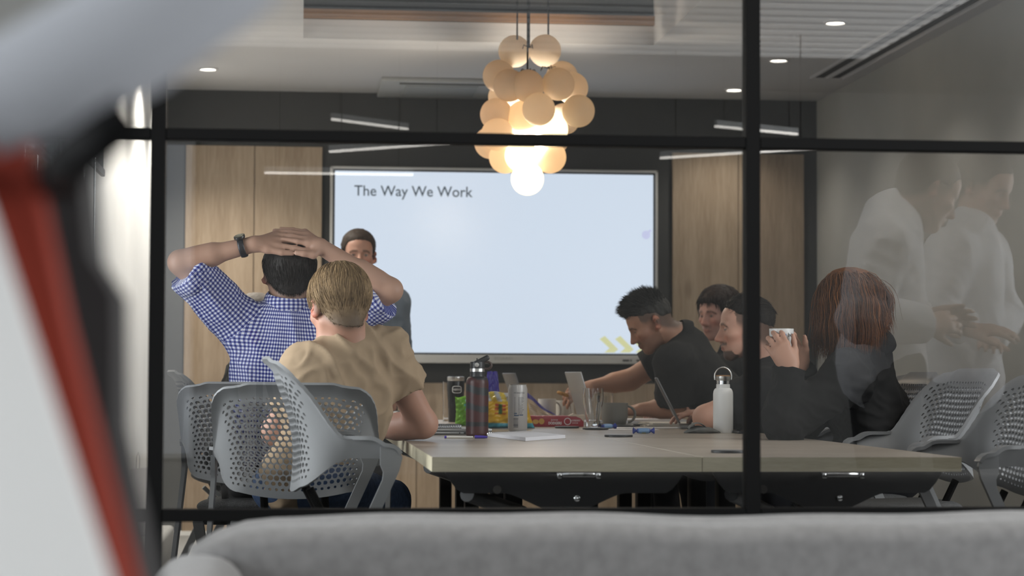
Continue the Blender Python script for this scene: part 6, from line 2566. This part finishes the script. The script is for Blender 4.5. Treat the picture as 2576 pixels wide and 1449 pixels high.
wro = MB().grid(lambda u, v: ((u - 0.5) * 0.020, 0.004 * math.sin(9 * u), (v - 0.5) * 0.040 + 0.004 * math.sin(14 * u)), 12, 10).build('snack_wrapper', mat('red_orange_foil', (0.55, 0.05, 0.02), 0.25), None)
wro.location = wr_p
wro.modifiers.new('thickness', 'SOLIDIFY').thickness = 0.002
tag(wro, 'small red foil wrapper held in the spiky-haired man\'s near hand', 'wrapper')

# ================================================================== 6: man with long fringe
H6 = Head(J(1806, 790, 9.72), (-0.78, -0.58, -0.10))
N6 = J(1852, 872, 9.74)
P6 = (2.10, 9.77, 0.625)


def hl6(L):
    return np.interp(L[:, 1], [-0.12, -0.09, -0.03, 0.0, 0.03, 0.05, 0.075, 0.1], [-0.10, -0.10, -0.075, -0.05, -0.01, 0.036, 0.052, 0.055])


r6, _, _ = build_person('man with dark shaggy fringe in black shirt, seated farthest on the right', H6, N6, P6, J(1836, 935, 9.56), J(1880, 925, 9.92), J(1790, 1020, 9.5), J(1710, 1030, 9.54), J(1815, 1020, 9.98), J(1720, 1030, 9.84), (0.44, 0.24, 0.19),
                        ((nz((-1, 0.1, 0)), (0, 0, 1), -1), (nz((-1, 0, 0)), (0, 0, 1), 1)), M_blk, h=0.0068, sleeves=(0.6, 0.6), collar_=dict(r0=0.062, r1=0.076, h=0.036), colkw=dict(stubble=0.45, hair=(0.03, 0.02, 0.017), hairline=hl6, ear_red=0.2), face=(-1, 0, 0))
make_hair(H6, r6, hl6, lambda x, y, z: 0.016 + 0.010 * np.clip(z / 0.08, 0, 1), (0.014, 0.009, 0.008), (0.036, 0.022, 0.018), n=2200, length=lambda L: 0.045 - 0.012 * np.clip(L[:, 1] / 0.08, 0, 1), rad=0.0019, seed=55, droop=0.35, curl=0.12,
          flow=lambda L: np.stack([L[:, 0] * 5 + 0.3 * np.sin(40 * L[:, 0]), 0.5 * np.sign(L[:, 1]), -0.8 + 0 * L[:, 0]], 1), lift=0.3, h=0.006)

# ================================================================== 7: man with goatee
H7 = Head(J(1874, 825, 8.08), (-0.985, 0.10, -0.06), s=1.04)
N7 = J(1932, 918, 8.10)
P7 = (2.0, 8.12, 0.625)


def hl7(L):
    return np.interp(L[:, 1], [-0.12, -0.09, -0.05, -0.03, 0.0, 0.025, 0.05, 0.075, 0.1], [0.0, 0.0, 0.015, 0.035, 0.045, 0.05, 0.058, 0.068, 0.07])


r7, _, _ = build_person('man with dark goatee and short faded hair in black polo, in profile', H7, N7, P7, J(1925, 982, 7.94), J(1925, 966, 8.30), J(1774, 1050, 7.92), J(1790, 1044, 8.14), J(1850, 1042, 8.45), J(1780, 1040, 8.34), (0.56, 0.315, 0.23),
                        ((nz((-0.3, 0.95, 0)), (0, 0, 1), -1), (nz((-1, -0.2, 0)), (0, 0, 1), 1)), M_blk, h=0.0055, sleeves=(0.62, 0.6), collar_=dict(r0=0.064, r1=0.080, h=0.040, dz=0.0), fold=0.006, freq=18,
                        colkw=dict(hair=(0.05, 0.038, 0.03), hairline=lambda L: hairline_short(L, 0.066, -0.07), beard=(0.05, 0.034, 0.027), ear_red=0.45, brow=(0.035, 0.022, 0.016)), face=(-1, 0, 0), arm_r=(0.054, 0.046, 0.03), sleeve_r=(0.072, 0.072, 0.06))
make_hair(H7, r7, hl7, lambda x, y, z: 0.002 + 0.013 * np.clip((z - 0.03) / 0.06, 0, 1) * np.clip((y + 0.12) / 0.12, 0.2, 1), (0.013, 0.011, 0.010), (0.032, 0.026, 0.022), n=2200, length=lambda L: 0.010 + 0.026 * np.clip((L[:, 2] - 0.03) / 0.05, 0, 1), rad=0.0014, seed=65, droop=0.1, taper=0.07,
          flow=lambda L: np.stack([0.2 * np.sign(L[:, 0]), -0.9 + 0 * L[:, 0], 0.25 + 0 * L[:, 0]], 1), lift=0.15)

# ================================================================== 8: woman with long auburn hair holding a mug
H8 = Head(J(2126, 768, 7.02), (-0.86, 0.45, -0.16))
N8 = J(2166, 868, 7.04)
P8 = (2.03, 7.08, 0.625)
mgc = J(1966, 862, 6.86)
WL8, WR8 = J(1990, 932, 6.78), J(2016, 925, 6.98)
r8, _, _ = build_person('woman with long auburn hair in black hoodie holding a mug up', H8, N8, P8, J(2122, 950, 6.84), J(2140, 935, 7.24), J(1976, 1064, 6.76), WL8, J(2010, 1060, 7.12), WR8, (0.42, 0.235, 0.165),
                        ((nz((-0.45, 0.10, 0.9)), (-0.15, -0.98, 0.05), -1, dict(curl=(0.5, 0.6, 0.4), thumb_out=0.5)), (nz((-0.5, -0.15, 0.85)), (0.3, 0.95, 0.1), 1, dict(curl=(0.5, 0.6, 0.4), thumb_out=0.5))), M_hood, h=0.0055, sleeves=(1.93, 1.93), fold=0.018, freq=19, grow=0.020,
                        female=True, w=0.98, sleeve_r=(0.060, 0.046, 0.034), face=(-1, 0, 0), collar_=dict(r0=0.075, r1=0.115, h=0.06, dz=-0.02, open=0.6), colkw=dict(ear_red=0.1), arm_r=(0.045, 0.038, 0.025))


def hl8(L):
    return np.interp(L[:, 1], [-0.12, -0.03, 0.03, 0.055, 0.075, 0.1], [-0.12, -0.12, -0.09, 0.03, 0.07, 0.075])


def long_hair(H, root, n, seed, c1, c2, N_):
    V, Q, Nn = hair_cap(H, hl8, lambda x, y, z: 0.014 + 0 * z, 0.006, noise=0.003, seed=seed)
    r = np.random.default_rng(seed)
    L = H.loc(V)
    pick = r.integers(0, len(V), n)
    Lr = L[pick]
    up = np.array((0, 0, 1.0))
    d = np.stack([np.sign(Lr[:, 0]) * 0.55, -0.25 + 1.2 * np.clip(Lr[:, 1], -1, 0.05), -0.5 + 0 * Lr[:, 0]], 1) @ H.A
    d = d + Nn[pick] * 0.25 + r.normal(size=(n, 3)) * 0.10
    ax = H.A
    rad = np.array((0.098, 0.118, 0.115)) * H.s
    cc = H.w((0, -0.018, 0.02))
    Nb = np.asarray(N_) + np.array((0.02, 0, -0.12))

    def keep(Pp):
        q = (Pp - cc) @ ax.T
        q[:, 2] = np.where(q[:, 2] < 0, q[:, 2] * 0.75, q[:, 2])
        k = np.sqrt(((q / rad) ** 2).sum(1))
        push = np.maximum(1 - k, 0)[:, None]
        dirv = Pp - cc
        dirv[:, 2] *= 0.15
        dirv /= np.linalg.norm(dirv, axis=1, keepdims=True) + 1e-9
        Pp = Pp + dirv * push * 0.10
        q2 = Pp - Nb
        k2 = np.sqrt((q2[:, 0] / 0.15) ** 2 + (q2[:, 1] / 0.22) ** 2 + (q2[:, 2] / 0.14) ** 2)
        d2 = q2 / (np.linalg.norm(q2, axis=1, keepdims=True) + 1e-9)
        Pp = Pp + d2 * np.maximum(1 - k2, 0)[:, None] * 0.09
        return Pp + 0.004 * np.stack([np.sin(Pp[:, 2] * 55 + Pp[:, 1] * 40), np.cos(Pp[:, 2] * 47 + Pp[:, 0] * 50), 0 * Pp[:, 2]], 1)
    zend = 1.02 + 0.07 * r.random(n) + 0.10 * sstep(V[pick][:, 0], H.c[0] + 0.02, H.c[0] + 0.12)
    ln = np.clip((V[pick][:, 2] - zend) * 1.18, 0.03, 0.4)
    SV, SQ = strands(V[pick] - Nn[pick] * 0.002, d, ln, 0.0015, 9, 0.36, 0.13, seed, keep=keep)
    per = len(SV) // n
    w = (0.5 + 0.5 * wave_noise(L * np.array((1, 1, 0.2)), 200, 4))[:, None]
    C = np.array(c1) * (1 - w) + np.array(c2) * w
    rc = r.random((n, 1)) ** 1.5
    cs = np.array(c1) * (1 - rc) + np.array(c2) * rc
    C = np.concatenate([C, np.repeat(cs, per, 0)])
    return np_mesh('hair', np.concatenate([V, SV]) - np.array(root.location), np.concatenate([Q, SQ + len(V)]), M_hair, root, C)


long_hair(H8, r8, 4200, 75, (0.045, 0.018, 0.008), (0.20, 0.075, 0.025), N8)
km = 6.86 / FPX
t = thing('mug', 'white printed mug held up in the long-haired woman\'s hands', 'mug', (mgc[0], mgc[1], mgc[2] - 0.048), 0, 'mugs on the table')
MB().lathe([(0, 0), (0.036, 0), (0.039, 0.003), (0.0415, 0.095), (0.0385, 0.095), (0.036, 0.006), (0, 0.006)], 40, cap=False).build('mug_body', mat('white_mug_ceramic', (0.62, 0.62, 0.60), 0.25), t, angle=50)
wrap_text('mug_lettering', 'bd', 0.019, mat('mug_black_print', (0.02, 0.02, 0.025), 0.5), t, 0.0412, -1.02, 0.068)
mb = MB()
mb.add([((0.0412 + 0.0006) * math.cos(-1.5 + 0.11 * math.cos(a * 0.5236)), (0.0412 + 0.0006) * math.sin(-1.5 + 0.11 * math.cos(a * 0.5236)), 0.073 + 0.0045 * math.sin(a * 0.5236)) for a in range(12)], [tuple(range(12))])
mb.build('mug_blue_print', mat('mug_blue_print', (0.05, 0.13, 0.42), 0.5), t, smooth=False)

# ================================================================== 9, 10: two people out in the lounge, seen as reflections in the glass
def Jm(px, py, Yv):
    p = at(px, py, Yv)
    return np.array((p[0], 2 * YP - p[1], p[2]))


H9 = Head(Jm(2338, 478, 6.5), (0.80, -0.10, -0.45))
N9 = Jm(2238, 545, 6.5)
P9 = Jm(2222, 925, 6.5)
hl9 = lambda L: hairline_short(L, 0.066, -0.075)
r9, _, _ = build_person('man in white shirt standing in the lounge, reflected in the right glass', H9, N9, P9, Jm(2215, 620, 6.30), Jm(2235, 620, 6.70), Jm(2165, 800, 6.24), Jm(2330, 815, 6.32), Jm(2190, 800, 6.76), Jm(2330, 800, 6.62), SK3,
                        ((nz((0.9, -0.4, 0.1)), (0, 1, 0.3), 1), (nz((0.9, 0.4, 0.1)), (0, -1, 0.3), -1)), M_wsh, h=0.008, sleeves=(1.9, 1.9), fold=0.012, freq=15, grow=0.02, legs='stand', face=(1, 0, 0), collar_=dict(r0=0.066, r1=0.08, h=0.045, dz=-0.01), colkw=dict(hair=(0.03, 0.025, 0.02), hairline=hl9))
make_hair(H9, r9, hl9, lambda x, y, z: 0.010 + 0 * z, (0.02, 0.016, 0.013), (0.04, 0.03, 0.025), n=800, length=0.02, rad=0.0016, seed=85, h=0.007)
H10 = Head(Jm(2478, 470, 7.2), (0.55, 0.55, -0.35))
N10 = Jm(2440, 570, 7.2)
P10 = (N10[0] - 0.03, N10[1], 0.93)
r10, _, _ = build_person('person in pale blouse standing in the lounge, reflected at the right picture edge', H10, N10, P10, Jm(2395, 640, 7.05), Jm(2475, 640, 7.36), Jm(2345, 790, 7.0), Jm(2440, 830, 6.9), Jm(2520, 800, 7.4), Jm(2480, 860, 7.1), SK3,
                          ((nz((0.7, 0.4, 0)), (0, 0.5, 1), 1), (nz((-0.2, 0.9, 0)), (0, 0.3, 1), -1)), M_wsh, h=0.008, sleeves=(1.8, 1.8), fold=0.012, freq=15, grow=0.018, legs='stand', face=(0.7, 0.7, 0), female=True, colkw=dict(hair=(0.04, 0.03, 0.02), hairline=hl9))
make_hair(H10, r10, hl9, lambda x, y, z: 0.012 + 0 * z, (0.03, 0.022, 0.016), (0.06, 0.042, 0.03), n=800, length=0.03, rad=0.0016, seed=95, h=0.007)
